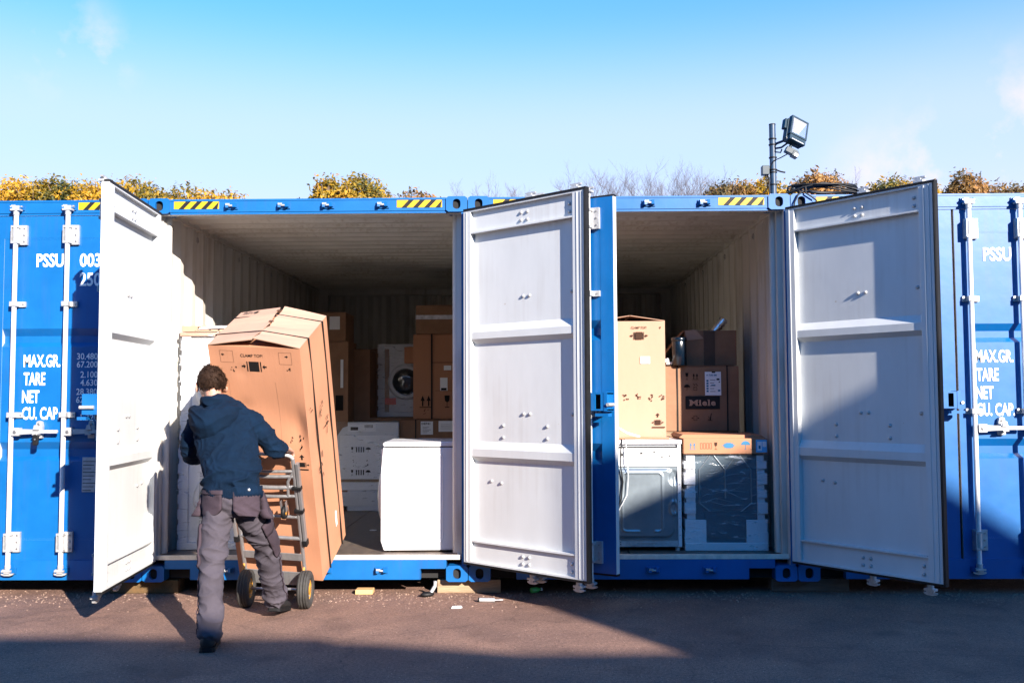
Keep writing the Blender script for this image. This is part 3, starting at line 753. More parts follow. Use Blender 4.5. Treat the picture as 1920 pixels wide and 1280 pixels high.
# ------------------------------------------------------------------ cartons and appliances
def soft_box(w, d, h, m, seed=0, amp=.004, open_top=False, nx=6, nz=10, dents=()):
    """box body with slightly uneven faces; x -w/2..w/2, y 0..d, z 0..h"""
    b = MB(); off = Vector((seed*3.1, seed*1.7, 0))
    def disp(p, n):
        x, y, z = p
        k = 1
        ex = min(abs(x+w/2), abs(x-w/2)) if abs(n.x) < .5 else 1
        ey = min(abs(y), abs(y-d)) if abs(n.y) < .5 else 1
        ez = min(abs(z), abs(z-h)) if abs(n.z) < .5 else 1
        k = min(1, min(ex, ey, ez)/.06)
        q = noise.noise(Vector(p)*3.5+off)*amp*k*1.6
        for (cx, cz, r, dp) in dents:
            if n.y < -.5: q -= dp*math.exp(-((x-cx)**2+(z-cz)**2)/(r*r))*k
        return tuple(Vector(p)+n*q)
    def face(o, u, v, nu, nv, n):
        o, u, v, n = map(Vector, (o, u, v, n))
        vs = [disp(tuple(o+u*(i/nu)+v*(j/nv)), n) for j in range(nv+1) for i in range(nu+1)]
        fs = [(j*(nu+1)+i, j*(nu+1)+i+1, (j+1)*(nu+1)+i+1, (j+1)*(nu+1)+i) for j in range(nv) for i in range(nu)]
        b.add(vs, fs, m, True)
    face((-w/2, 0, 0), (w, 0, 0), (0, 0, h), nx, nz, (0, -1, 0))
    face((w/2, 0, 0), (0, d, 0), (0, 0, h), nx, nz, (1, 0, 0))
    face((w/2, d, 0), (-w, 0, 0), (0, 0, h), nx, nz, (0, 1, 0))
    face((-w/2, d, 0), (0, -d, 0), (0, 0, h), nx, nz, (-1, 0, 0))
    face((-w/2, d, 0), (w, 0, 0), (0, -d, 0), 2, 2, (0, 0, -1))
    if not open_top: face((-w/2, 0, h-.004), (w, 0, 0), (0, d, 0), nx, nx, (0, 0, 1))
    return b
def flaps(parent, w, d, h, m, rise=.004, gap=.004, along='y'):
    """two top flaps meeting at a seam; along = direction of the seam"""
    for s in (-1, 1):
        b = MB(); t = .005
        if along == 'y': q = [(s*w/2, h), (s*gap, h+rise), (s*gap, h+rise+t), (s*w/2, h+t)]; b.prism(q, 1, .001, d-.001, m)
        else:
            q = [(d/2-s*(d/2-.001), h), (d/2-s*gap, h+rise), (d/2-s*gap, h+rise+t), (d/2-s*(d/2-.001), h+t)]; b.prism(q, 0, -w/2+.001, w/2-.001, m)
        b.build('flap', parent)
def strap_loop(parent, w, d, h, y=None, x=None, wd=.012, rise=0, m=None):
    b = MB(); t = .002; m = m or STRAP
    if y is not None:
        for sx in (-1, 1): b.box(sx*(w/2+.004), y-wd/2, 0, sx*(w/2+.0125), y+wd/2, h+.006, m)
        for s in (-1, 1): b.prism([(s*(w/2+.0125), h+.007), (0, h+rise+.009), (0, h+rise+.012), (s*(w/2+.0125), h+.010)], 1, y-wd/2, y+wd/2, m)
    if x is not None:
        b.box(x-wd/2, -.0095, 0, x+wd/2, -.005, h+.008, m); b.box(x-wd/2, d+.005, 0, x+wd/2, d+.008, h+.008, m); b.box(x-wd/2, -.005, h+.008, x+wd/2, d+.005, h+.010, m)
    return b.build('strap', parent)
def carton(name, label, loc, rotz, w, d, h, m=None, seed=0, group='cardboard cartons stored in the containers', rise=.006, along='y', amp=.004):
    c = thing(name, label, 'box', loc, rotz, group); m = m or CARD
    soft_box(w, d, h, m, seed, amp).build('carton_body', c)
    flaps(c, w, d, h, m, rise, .003, along)
    return c
def frontprint(c, w): return Print((-w/2, -.0072, 0), (1, 0, 0), (0, 0, 1), .0015)

FZ = .276   # container floor height
# --- hero carton on the hand truck
bq = np.array([-1.695, -.057, .161, -.124, .45, .056, .637, .595, 1.85])
def RM(e):
    return Matrix.Rotation(e[0], 3, 'Z') @ Matrix.Rotation(e[1], 3, 'X') @ Matrix.Rotation(e[2], 3, 'Y')
kk = .975; CAMP = Vector((0.4493, -7.3568, 1.4680))
hp = CAMP+(Vector(bq[:3])-CAMP)*kk; HM = RM(bq[3:6]); HW, HD, HH = (bq[6:9]*kk)
hero_mw = Matrix.Translation(hp+HM@Vector((HW/2, 0, 0))) @ HM.to_4x4()
hero = thing('tall_carton', 'tall tan cardboard carton tipped back on the hand truck in front of the man', 'box')
hero.matrix_world = hero_mw
HDENT = ((.02, 1.30, .20, .022), (.29, 1.22, .13, .03), (-.12, 1.36, .05, .010), (.2, .7, .3, .010), (-.1, 1.62, .04, .006))
soft_box(HW, HD, HH, CARD, 5, .007, nx=26, nz=70, dents=HDENT).build('carton_body', hero)
def hero_warp(p):
    x, z = p.x, p.z; off = Vector((5*3.1, 5*1.7, 0)); k = min(1, max(0, min(abs(x+HW/2), abs(x-HW/2), abs(z), abs(z-HH)))/.06)
    q = noise.noise(Vector((x, 0, z))*3.5+off)*.007*k*1.6
    for (cx, cz, r, dp) in HDENT: q -= dp*math.exp(-((x-cx)**2+(z-cz)**2)/(r*r))*k
    return Vector((x, p.y-q, z))
rise = .055
for s in (-1, 1):
    b = MB(); t = .006; n = 10; vs = []
    for j in range(n+1):
        y = HD*j/n; rr = rise*(.55+.45*abs(2*j/n-1)+.1*math.sin(j*1.9+s)); g0 = .004+.012*(j/n)**2
        for (px, pz) in ((s*HW/2, HH+.001), (s*HW*.25, HH+rr*.55), (s*g0, HH+rr), (s*g0, HH+rr+t), (s*HW*.25, HH+rr*.55+t), (s*HW/2, HH+t)): vs.append((px, y, pz))
    fs = []
    for j in range(n):
        for k in range(6):
            q = (j*6+k, j*6+(k+1) % 6, (j+1)*6+(k+1) % 6, (j+1)*6+k); fs.append(q if s > 0 else q[::-1])
    fs += [tuple(range(6)), tuple(range(n*6, n*6+6))]
    b.add(vs, fs, CARDP); b.build('flap', hero)
for yy in (.28*HD, .80*HD):
    strap_loop(hero, HW, HD, HH, y=yy, wd=.009, rise=rise*.72)
for yy, zz in ((.62*HD, HH+rise*.66), (.9*HD, HH+rise*.93)):
    b = MB(); b.box(-.02, yy-.012, zz-.008, .015, yy+.012, zz+.006, BTAPE); b.build('staple_tab', hero)
p = Print((-HW/2, -.004, 0), (1, 0, 0), (0, 0, 1), .0018)
p.mb = MB()
H = HH
p2 = Print((-HW/2, -.001, 0), (1, 0, 0), (0, 0, 1), .001); p2.warp = hero_warp
p2.text('CLAMP TOP!', .215, H-.072, .150, .021, INK, .004); p2.clamp(.300, H-.175, .17, INK)
p2.arrow(.105, H-.06, .020, .022, INK, 'left'); p2.arrow(.515, H-.06, .020, .022, INK, 'right')
p2.frame(.075, H-.115, .165, H-.03, .0012, INKBR); p2.frame(.475, H-.115, .56, H-.03, .0012, INKBR)
for cx in (.13, .515):
    p2.scribble(cx, H-.175, .05, .03, INKBR, int(cx*100), 5)
p2.arrow(.560, .985, .036, .04, INK, 'up'); p2.rect(.533, .93, .578, .965, INK); p2.rect(.582, .93, .586, .965, INK); p2.arrow(.590, .947, .018, .018, INK, 'right')
p2.rect(.535, .905, .60, .915, INK)
p2.scribble(.545, 1.06, .035, .09, INK, 4, 9)
p2.scribble(.49, 1.10, .03, .05, INK, 9, 6)
p2.build(hero)
# vertical score lines pressed in the front
b = MB()
for x in (.11, .43):
    b.add([tuple(hero_warp(Vector((-HW/2+x+dx_, -.0012, .25+(H-.5)*i/40)))) for i in range(41) for dx_ in (0, .0016)], [(2*i, 2*i+1, 2*i+3, 2*i+2) for i in range(40)], CARDD)
b.build('score_line', hero)
p3 = Print((HW/2+.0125, 0, 0), (0, 1, 0), (0, 0, 1), .001)
for (x, z) in ((.33, 1.02), (.12, .78), (.23, 1.18)):
    p3.scribble(x, z, .07, .12, INK, int(x*100), 8)
p3.rect(.30, 1.08, .40, 1.088, INK); p3.rect(.20, .90, .212, .95, INK); p3.scribble(.03, 1.30, .07, .05, INK, 77, 4); p3.build(hero)
p4 = Print((-HW/2, 0, H+.030), (1, 0, .0), (0, 1, 0), .001)
for sx, x in ((1, .055), (-1, .45)):
    z0 = H+rise*.26
    q = Print((-HW/2+x, HD*.88, z0+.012 if sx > 0 else z0+.014), (1, 0, .13*sx), (0, 1, 0), .001)
    q.scribble(0, 0, .10, .03, INK, 31+sx, 14); q.rect(-.01, .012, .10, .018, INK); q.build(hero)
b = MB(); b.prism([(0, 0), (.03, .008), (.034, .12), (.006, .135), (-.004, .06)], 0, HW/2+.0085, HW/2+.0095, PAPER); b.build('torn_label', hero, 0, (0, HD*.62, .22))

# --- hand truck (same tilt as the carton)
HT = thing('hand_truck', 'aluminium sack truck with pneumatic tyres under the tipped tall carton', 'hand truck')
HT.matrix_world = hero_mw
inv = hero_mw.inverted()
yr = -.055
def tube_part(name, pts, r, m, seg=12, parent=HT): return MB().tube(pts, r, m, seg).build(name, parent)
XLr, XRr = -.235, .205
for x in (XLr, XRr):
    tube_part('rail', [(x, yr, -.03), (x, yr, .98), (x, yr, 1.02)], .0135, ALU)
    b = MB(); b.box(x-.014, yr-.045, .02, x+.014, yr+.028, .075, ALU); b.build('axle_bracket', HT, .003)
tube_part('handle_bar', [(XLr, yr, 1.02), (XLr+.01, yr-.01, 1.045), (XLr+.03, yr-.015, 1.055), (XRr-.03, yr-.015, 1.055), (XRr-.01, yr-.01, 1.045), (XRr, yr, 1.02)], .0125, GALV)
for z, r, m in ((.925, .0115, ALU), (.885, .013, ALU), (.80, .015, ALU), (.73, .012, ALU), (.56, .012, ALU), (.385, .014, ALU)):
    n = 7; tube_part('rung', [(XLr+(XRr-XLr)*i/n, yr-(.022*math.sin(math.pi*i/n) if z > .6 else 0), z) for i in range(n+1)], r, m)
b = MB(); b.box(XLr, yr-.012, .205, XRr, yr-.006, .265, ALU); b.build('cross_plate', HT, .003)
# telescopic second frame on the right and its black end plug
for x in (XLr-.03, XRr+.028):
    b = MB(); b.box(x-.011, yr-.018, .36, x+.011, yr+.018, .99, ALU); b.build('folding_stay', HT, .003)
    b = MB(); b.box(x-.017, yr-.024, .335, x+.017, yr+.024, .38, RUBBER); b.build('end_plug', HT, .004)
for z in (.62, .80):
    b = MB(); b.box(XRr-.02, yr-.03, z-.012, XRr+.045, yr+.01, z+.012, RUBBER); b.build('clamp', HT, .003)
tube_part('brace', [(XRr, yr, .93), (XRr-.045, yr-.012, .85), (XRr-.055, yr-.012, .74)], .010, ALU)
tube_part('brace', [(XLr, yr, .93), (XLr+.045, yr-.012, .85), (XLr+.055, yr-.012, .74)], .010, ALU)
# small folded castor
cs = MB(); cs.lathe([(-.014, .012), (-.014, .040), (-.008, .048), (.008, .048), (.014, .040), (.014, .012)], RUBBER, 22, 'x', closed=True)
co = cs.build('castor', HT, 0, (XRr-.075, yr-.06, .635))
b = MB(); b.lathe([(-.016, .0), (-.016, .020), (.016, .020), (.016, .0)], RIM, 16); b.prism([(-.018, .01), (.018, .01), (.015, .085), (-.015, .085)], 0, -.020, -.016, STEEL); b.prism([(-.018, .01), (.018, .01), (.015, .085), (-.015, .085)], 0, .016, .020, STEEL); b.build('castor_fork', co)
# toe plate under the carton
b = MB(); b.box(-.24, -.05, -.014, .22, .26, -.004, ALU); b.box(-.24, -.056, -.014, .22, -.05, .10, ALU); b.build('toe_plate', HT, .002)
# wheels at their real place on the ground
axd = Vector((HM @ Vector((1, 0, 0)))); axd.z = 0; axd.normalize()
wr = .131
for wx, wy in ((-1.115, -.455), (-1.545, -.405)):
    wm = Matrix.Translation((wx, wy, wr)) @ Matrix.Rotation(.02, 4, 'Z')
    b = MB(); b.lathe([(-.030, .070), (-.040, .085), (-.041, .110), (-.034, .124), (-.030, .1275), (-.0205, .130), (-.0195, .127), (-.0175, .127), (-.0165, .1305), (-.006, .131), (-.005, .1275), (.005, .1275), (.006, .131), (.0165, .1305), (.0175, .127), (.0195, .127), (.0205, .130), (.030, .1275), (.034, .124), (.041, .110), (.040, .085), (.030, .070)], TYRE, 44, 'x', closed=True)
    w_ = b.build('wheel', HT); w_.matrix_local = inv @ wm
    b = MB(); b.lathe([(-.030, .072), (-.022, .068), (-.018, .040), (-.03, .030), (-.035, .022), (-.035, .0001)], RIM, 28); b.lathe([(.030, .072), (.022, .068), (.018, .040), (.03, .030), (.035, .022), (.035, .0001)], RIM, 28)
    for k in range(5):
        a = k*2*math.pi/5; b.cyl((.021, .050*math.cos(a), .050*math.sin(a)), .006, .006, STEEL, 'x', 8)
    b.build('rim', w_)
a0 = inv @ Vector((-1.115, -.455, wr)); a1 = inv @ Vector((-1.545, -.405, wr))
tube_part('axle', [a0, a1], .010, STEEL)
for x in (XLr, XRr):
    f = (x-a1.x)/(a0.x-a1.x); q = a1.lerp(a0, f)
    b = MB(); b.tube([(x, yr, .16), tuple(q)], .009, RIM, 8); b.tube([(x, yr, .0), tuple(q)], .011, STEEL, 8); b.build('axle_stay', HT)

# --- generic wrapped appliance
def appliance_front(c, w, h, foam=True, drum=True, labels=(), film=True, zone=(0, 1)):
    pass
def washer(label, loc, rotz, w=.60, d=.58, h=.84, foam=True, film=True, cap=None, cat='washing machine', group=None, red=True, blue=True, drawer=True):
    c = thing('washing_machine', label, cat, loc, rotz, group)
    MB().box(-w/2, .02, .012, w/2, d, h, APPL).build('cabinet', c, .006)
    MB().box(-w/2+.006, .008, h-.135, w/2-.006, .02, h-.006, APPLG).build('control_panel', c, .004)
    MB().box(-w/2+.03, .002, h-.115, -w/2+.19, .008, h-.03, APPL).build('drawer', c, .004)
    MB().lathe([(0, .028), (-.016, .026), (-.018, .0001)], GALV, 20, 'y', (.05, .008, h-.07)).build('dial', c)
    cz = h*.48
    b = MB(); b.lathe([(.02, .205), (-.004, .200), (-.018, .185), (-.020, .165), (-.010, .150)], APPLG, 40, 'y', (0, 0, cz)); dr = b.build('door', c)
    MB().lathe([(-.008, .152), (-.030, .135), (-.045, .10), (-.052, .05), (-.054, .0001)], GLASS, 36, 'y', (0, 0, cz)).build('glass', dr)
    if foam:
        for sx in (-1, 1):
            prof = [(sx*(w/2+.018), -.015), (sx*(w/2-.055), -.015), (sx*(w/2-.055), .02), (sx*(w/2+.001), .02), (sx*(w/2+.001), d), (sx*(w/2+.018), d)]
            b = MB(); z = 0; i = 0
            while z < h-.02:
                hh = .075 if i % 2 == 0 else .045; e = 0 if i % 2 == 0 else .007
                q = [(sx*(w/2+.018-e), -.015+e*.6), (sx*(w/2-.06), -.015+e*.6), (sx*(w/2-.06), .0195), (sx*(w/2+.001), .0195), (sx*(w/2+.001), d), (sx*(w/2+.018-e), d)]
                b.prism(q, 2, z, min(z+hh-.0005, h-.001), FOAM); z += hh; i += 1
            b.build('foam_corner', c)
        MB().box(-w/2-.02, -.02, 0, w/2+.02, d+.02, .055, FOAM).build('foam_base', c, .006)
    p = Print((0, -.004, 0), (1, 0, 0), (0, 0, 1), .001)
    if red: MB().box(-w/2+.065, -.006, .14, -w/2+.19, -.003, .215, RED).build('red_label', c)
    if blue: MB().box(w/2-.19, -.006, h*.55, w/2-.10, -.003, h*.60, LBLUE).build('blue_label', c)
    if cap:
        MB().box(-w/2-.024, -.026, h+.002, w/2+.024, d+.024, h+cap, CARDP).build('cardboard_cap', c, .004)
    if film:
        MB().box(-w/2-.026, -.0275 if not cap else -.03, .002, w/2+.026, d+.03, h+(.0 if not cap else cap+.004)+.002, FILM).build('stretch_film', c)
    return c

# --- container B (x -2.44 .. 0)
# loose white washing machine, side on
def side_washer():
    w, d, h = .575, .60, .85
    c = thing('washing_machine', 'bare white washing machine standing side on near the sill, half in bright sun', 'washing machine', (-.405, .27, FZ), R(2), None)
    b = MB(); b.prism([(-w/2+.02, .012), (w/2, .012), (w/2, h-.045), (-w/2+.012, h-.045), (-w/2-.004, h*.72), (-w/2-.004, h*.1)], 1, 0, d, APPL); b.build('cabinet', c, .008)
    b = MB(); b.prism([(-w/2+.02, h-.036), (w/2+.014, h-.036), (w/2+.014, h), (-w/2+.03, h), (-w/2+.012, h-.015)], 1, -.010, d+.01, APPL); b.build('top_panel', c, .004)
    MB().box(-w/2+.03, .004, h-.0455, w/2-.01, d-.02, h-.036, RUBBER).build('seam', c)
    for x in (.165, -.14):
        pts = []
        for i in range(25):
            a = 2*math.pi*i/24; pts.append((x+.028*math.cos(a), -.0005, h*.5-.01+(h*.36)*(1 if math.sin(a) >= 0 else -1)*(1 if abs(math.sin(a)) > .05 else 0)+.028*math.sin(a)))
        MB().tube(pts, .0042, APPL, 8, False).build('pressed_groove', c)
    for x in (-w/2+.06, w/2-.05):
        for y in (.04, d-.04): MB().cyl((x, y, 0), .018, .014, RUBBER).build('foot', c)
    b = MB(); b.lathe([(-.004, .20), (-.03, .195), (-.04, .17), (-.03, .14)], APPLG, 36, 'x', (-w/2, d/2, h*.48)); dd = b.build('door', c)
    b = MB(); b.lathe([(-.03, .142), (-.05, .10), (-.056, .0001)], GLASS, 30, 'x', (-w/2, d/2, h*.48)); b.build('glass', dd)
    MB().box(-w/2-.010, .05, h-.14, -w/2+.02, .25, h-.06, APPLG).build('drawer', c, .004)
    MB().tube([(w/2-.002, .10, h-.12), (w/2+.03, .09, h-.2), (w/2+.045, .08, h-.4), (w/2+.04, .07, .25), (w/2+.02, .10, .12), (w/2+.045, .16, .2), (w/2+.04, .2, .5), (w/2-.002, .22, h-.2)], .013, HOSE, 10).build('drain_hose', c)
    MB().box(w/2, .03, .03, w/2+.004, d-.03, h-.07, GALV).build('back_panel', c)
side_washer()
# stack at the left wall behind the man
c = washer('film wrapped appliance with foam corners at the bottom of the stack behind the man', (-2.015, .42, FZ), R(1), .60, .58, .83, red=False, blue=False)
for z0 in (.14, .42):
    p = Print((-.14, -.0285, 0), (1, 0, 0), (0, 0, 1), .001)
    p.frame(0, z0, .10, z0+.09, .002, INKBR)
    for i in range(7): p.rect(0, z0+.11+i*.012, .05+.03*(i % 2), z0+.113+i*.012, INKBR)
    p.build(c)
c = washer('white wrapped washing machine under flattened cardboard, upper of the stack behind the man', (-2.015, .44, FZ+.86), 0, .60, .58, .83, cap=.03)
c2 = thing('cardboard_tray', 'torn orange cardboard tray with white strapping on top of the wrapped washing machine', 'cardboard', (-2.015, .44, FZ+.86+.83+.036))
MB().box(-.31, -.02, 0, .33, .55, .05, CARDP).build('tray_body', c2, .004)
b = MB()
for i in range(4): b.tube([(-.17+.01*i, -.026-.002*i, .022+.004*i), (0, -.03-.003*i, .034+.004*i-.006*(i % 2)), (.25-.02*i, -.028, .030+.004*i)], .006, PAPER, 6)
b.build('strapping', c2)
p = Print((-.31, -.021, 0), (1, 0, 0), (0, 0, 1), .001); p.scribble(.11, .01, .03, .03, INK, 2, 6)
for i in range(4): p.rect(.22+.07*i, .012, .235+.07*i, .022, INK)
p.build(c2)
# white packaged appliance on the floor deep inside
def packaged(label, loc, w, d, h):
    c = thing('packaged_appliance', label, 'packaged appliance', loc)
    MB().box(-w/2, 0, 0, w/2, d, h, FOAM).build('foam_block', c, .008)
    b = MB(); b.box(-w/2+.04, -.012, .22, w/2-.02, 0, h-.14, PAPER); b.build('front_board', c, .003)
    MB().box(-w/2+.02, -.02, h*.33, w/2-.1, -.0125, h*.33+.028, WOOD).build('wooden_batten', c)
    MB().box(-w/2+.02, -.006, .055, w/2-.02, 0, .20, APPLG).build('lower_board', c, .002)
    p = Print((-w/2, -.0135, 0), (1, 0, 0), (0, 0, 1), .001)
    for z in (.38, .62):
        for x in (.17,):
            p.glassicon(x, z, .055, INK); p.umbrella(x+.17, z, .055, INK)
            for i in range(4): p.rect(x+.04+i*.025, z, x+.052+i*.025, z+.055, INK)
    p.scribble(.18, .48, .03, .06, INK, 3, 6); p.scribble(.30, .48, .04, .06, INK, 5, 6); p.scribble(.46, .60, .08, .08, INKBR, 6, 7)
    p.build(c)
    q = Print((-w/2, -.003, 0), (1, 0, 0), (0, 0, 1), .001); q.rect(.12, h-.10, .42, h-.02, PAPER)
    q.rect(.15, h-.085, .23, h-.05, BLK, 1.6)
    for i in range(7): q.rect(.30+i*.013, h-.06, .307+i*.013, h-.028, BLK, 1.6)
    q.build(c, 'shipping_label')
    MB().box(w/2-.14, -.02, .24, w/2-.01, -.014, .48, PAPER).build('label', c)
    MB().box(w/2-.09, -.022, .245, w/2-.03, -.0205, .30, RED).build('red_label', c)
    MB().box(-w/2-.004, -.024, .003, w/2+.004, d+.003, h+.004, FILM).build('stretch_film', c)
    return c
packaged('white packaged appliance with handling symbols standing on the floor deep in the left container', (-1.25, 3.0, FZ), .66, .62, .935)
# low brown carton with two white labels
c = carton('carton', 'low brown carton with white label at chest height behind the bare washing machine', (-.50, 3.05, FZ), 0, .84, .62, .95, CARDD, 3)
strap_loop(c, .84, .62, .95, x=-.245); strap_loop(c, .84, .62, .95, x=.28)
p = frontprint(c, .84); p.rect(.23, .80, .36, .94, PAPER); p.text('DEP41', .24, .905, .09, .022, INK, .02, 1.8)
for i in range(5): p.rect(.25, .82+i*.015, .30+.02*(i % 3), .823+i*.015, BLK, 1.8)
p.rect(.42, .83, .61, .945, PAPER); p.glassicon(.76, .84, .06, INK)
for i in range(4): p.rect(.44, .86+i*.015, .55, .862+i*.015, BLK, 1.8)
p.build(c)
# tall carton with two straps, standing on it
c = carton('tall_carton', 'tall brown carton with black straps and fragile glass symbol on the low carton', (-.45, 3.12, FZ+.965), 0, .66, .58, .90, CARD, 4)
strap_loop(c, .66, .58, .90, x=-.13, wd=.018); strap_loop(c, .66, .58, .90, x=.19, wd=.018)
b = MB(); b.box(-.13, -.009, .60, .33, -.006, .606, STRAP); b.build('strap', c)
p = frontprint(c, .66); p.rect(.33, .52, .41, .57, PAPER); p.rect(.29, .30, .37, .44, PAPER); p.rect(.30, .305, .36, .33, BLK, 1.8)
p.upicon(.135, .12, .13, INK); p.glassicon(.365, .12, .13, INK); p.poly([(.50, .19), (.54, .225), (.54, .19)], INK)
p.rect(.24, .30, .60, .303, INK); p.scribble(.10, .05, .06, .05, INKBR, 4, 5); p.arrow(.55, .20, .05, .06, INK, 'left'); p.build(c)
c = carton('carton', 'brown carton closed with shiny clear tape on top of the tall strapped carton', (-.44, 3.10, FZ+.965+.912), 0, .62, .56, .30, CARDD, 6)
MB().box(-.312, -.008, .155, .312, -.0065, .20, TAPE).build('tape', c)
p = frontprint(c, .62)
for z in (.225, .075):
    p.arrow(.47, z, .045, .05, INK, 'left'); p.arrow(.48, z, .045, .05, INK, 'right')
p.build(c)
c = carton('small_carton', 'narrow orange carton tucked between the far washing machine and the tall strapped carton', (-.84, 3.3, FZ+.97+.60), 0, .12, .2, .17, CARD, 8)
c = thing('pallet_board', 'dark board bridging the row of appliances under the far washing machine', 'board', (-1.1, 3.35, FZ+.97))
MB().box(-.62, 0, -.03, .40, .9, 0, CARDD).build('board', c)
washer('white washing machine with dark porthole in the shade at the back of the left container', (-.94, 3.75, FZ+.975), 0, .60, .58, .83, foam=True)
c = thing('support_stack', 'grey packed appliance hidden under the dark board deep in the left container', 'packaged appliance', (-1.0, 3.70, FZ))
MB().box(-.35, 0, 0, .35, .6, .938, APPLG).build('cabinet', c, .01)
# dark tall cartons at the left rear
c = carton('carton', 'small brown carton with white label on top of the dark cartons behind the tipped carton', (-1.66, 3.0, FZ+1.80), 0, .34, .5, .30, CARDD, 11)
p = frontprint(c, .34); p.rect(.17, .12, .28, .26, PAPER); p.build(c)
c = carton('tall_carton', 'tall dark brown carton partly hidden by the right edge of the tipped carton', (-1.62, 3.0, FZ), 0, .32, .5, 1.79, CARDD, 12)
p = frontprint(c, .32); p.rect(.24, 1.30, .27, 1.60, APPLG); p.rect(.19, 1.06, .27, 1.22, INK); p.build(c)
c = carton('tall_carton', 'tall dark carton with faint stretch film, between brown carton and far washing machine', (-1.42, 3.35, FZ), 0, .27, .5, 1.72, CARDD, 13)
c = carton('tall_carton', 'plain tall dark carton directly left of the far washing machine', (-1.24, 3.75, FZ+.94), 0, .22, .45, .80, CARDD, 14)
p = frontprint(c, .22); p.scribble(.08, .45, .06, .1, INK, 3, 6); p.build(c)

# --- container C (x 0 .. 2.44)
# row 2 supports
c = carton('tall_carton', 'tall tan carton with clamp symbols behind the bare metal appliance back in the right container', (1.32, .90, FZ), R(-.5), .585, .60, 1.83, CARDP, 21, rise=.045)
p = frontprint(c, .585)
p.text('CLAMP TOP!', .30, 1.765, .13, .020, INKBR, .01); p.clamp(.365, 1.675, .15, INKBR); p.arrow(.545, 1.765, .015, .02, INKBR, 'up')
p.rect(.375, 1.47, .455, 1.53, PAPER)
for i, x in enumerate((.25, .36, .46, .555)): p.scribble(x-.02, 1.16, .04, .05, INKBR, 40+i, 9); 
p.arrow(.515, 1.02, .035, .035, INKBR, 'up'); p.clamp(.515, .955, .10, INKBR); p.rect(.465, .93, .575, .94, INKBR); p.build(c)
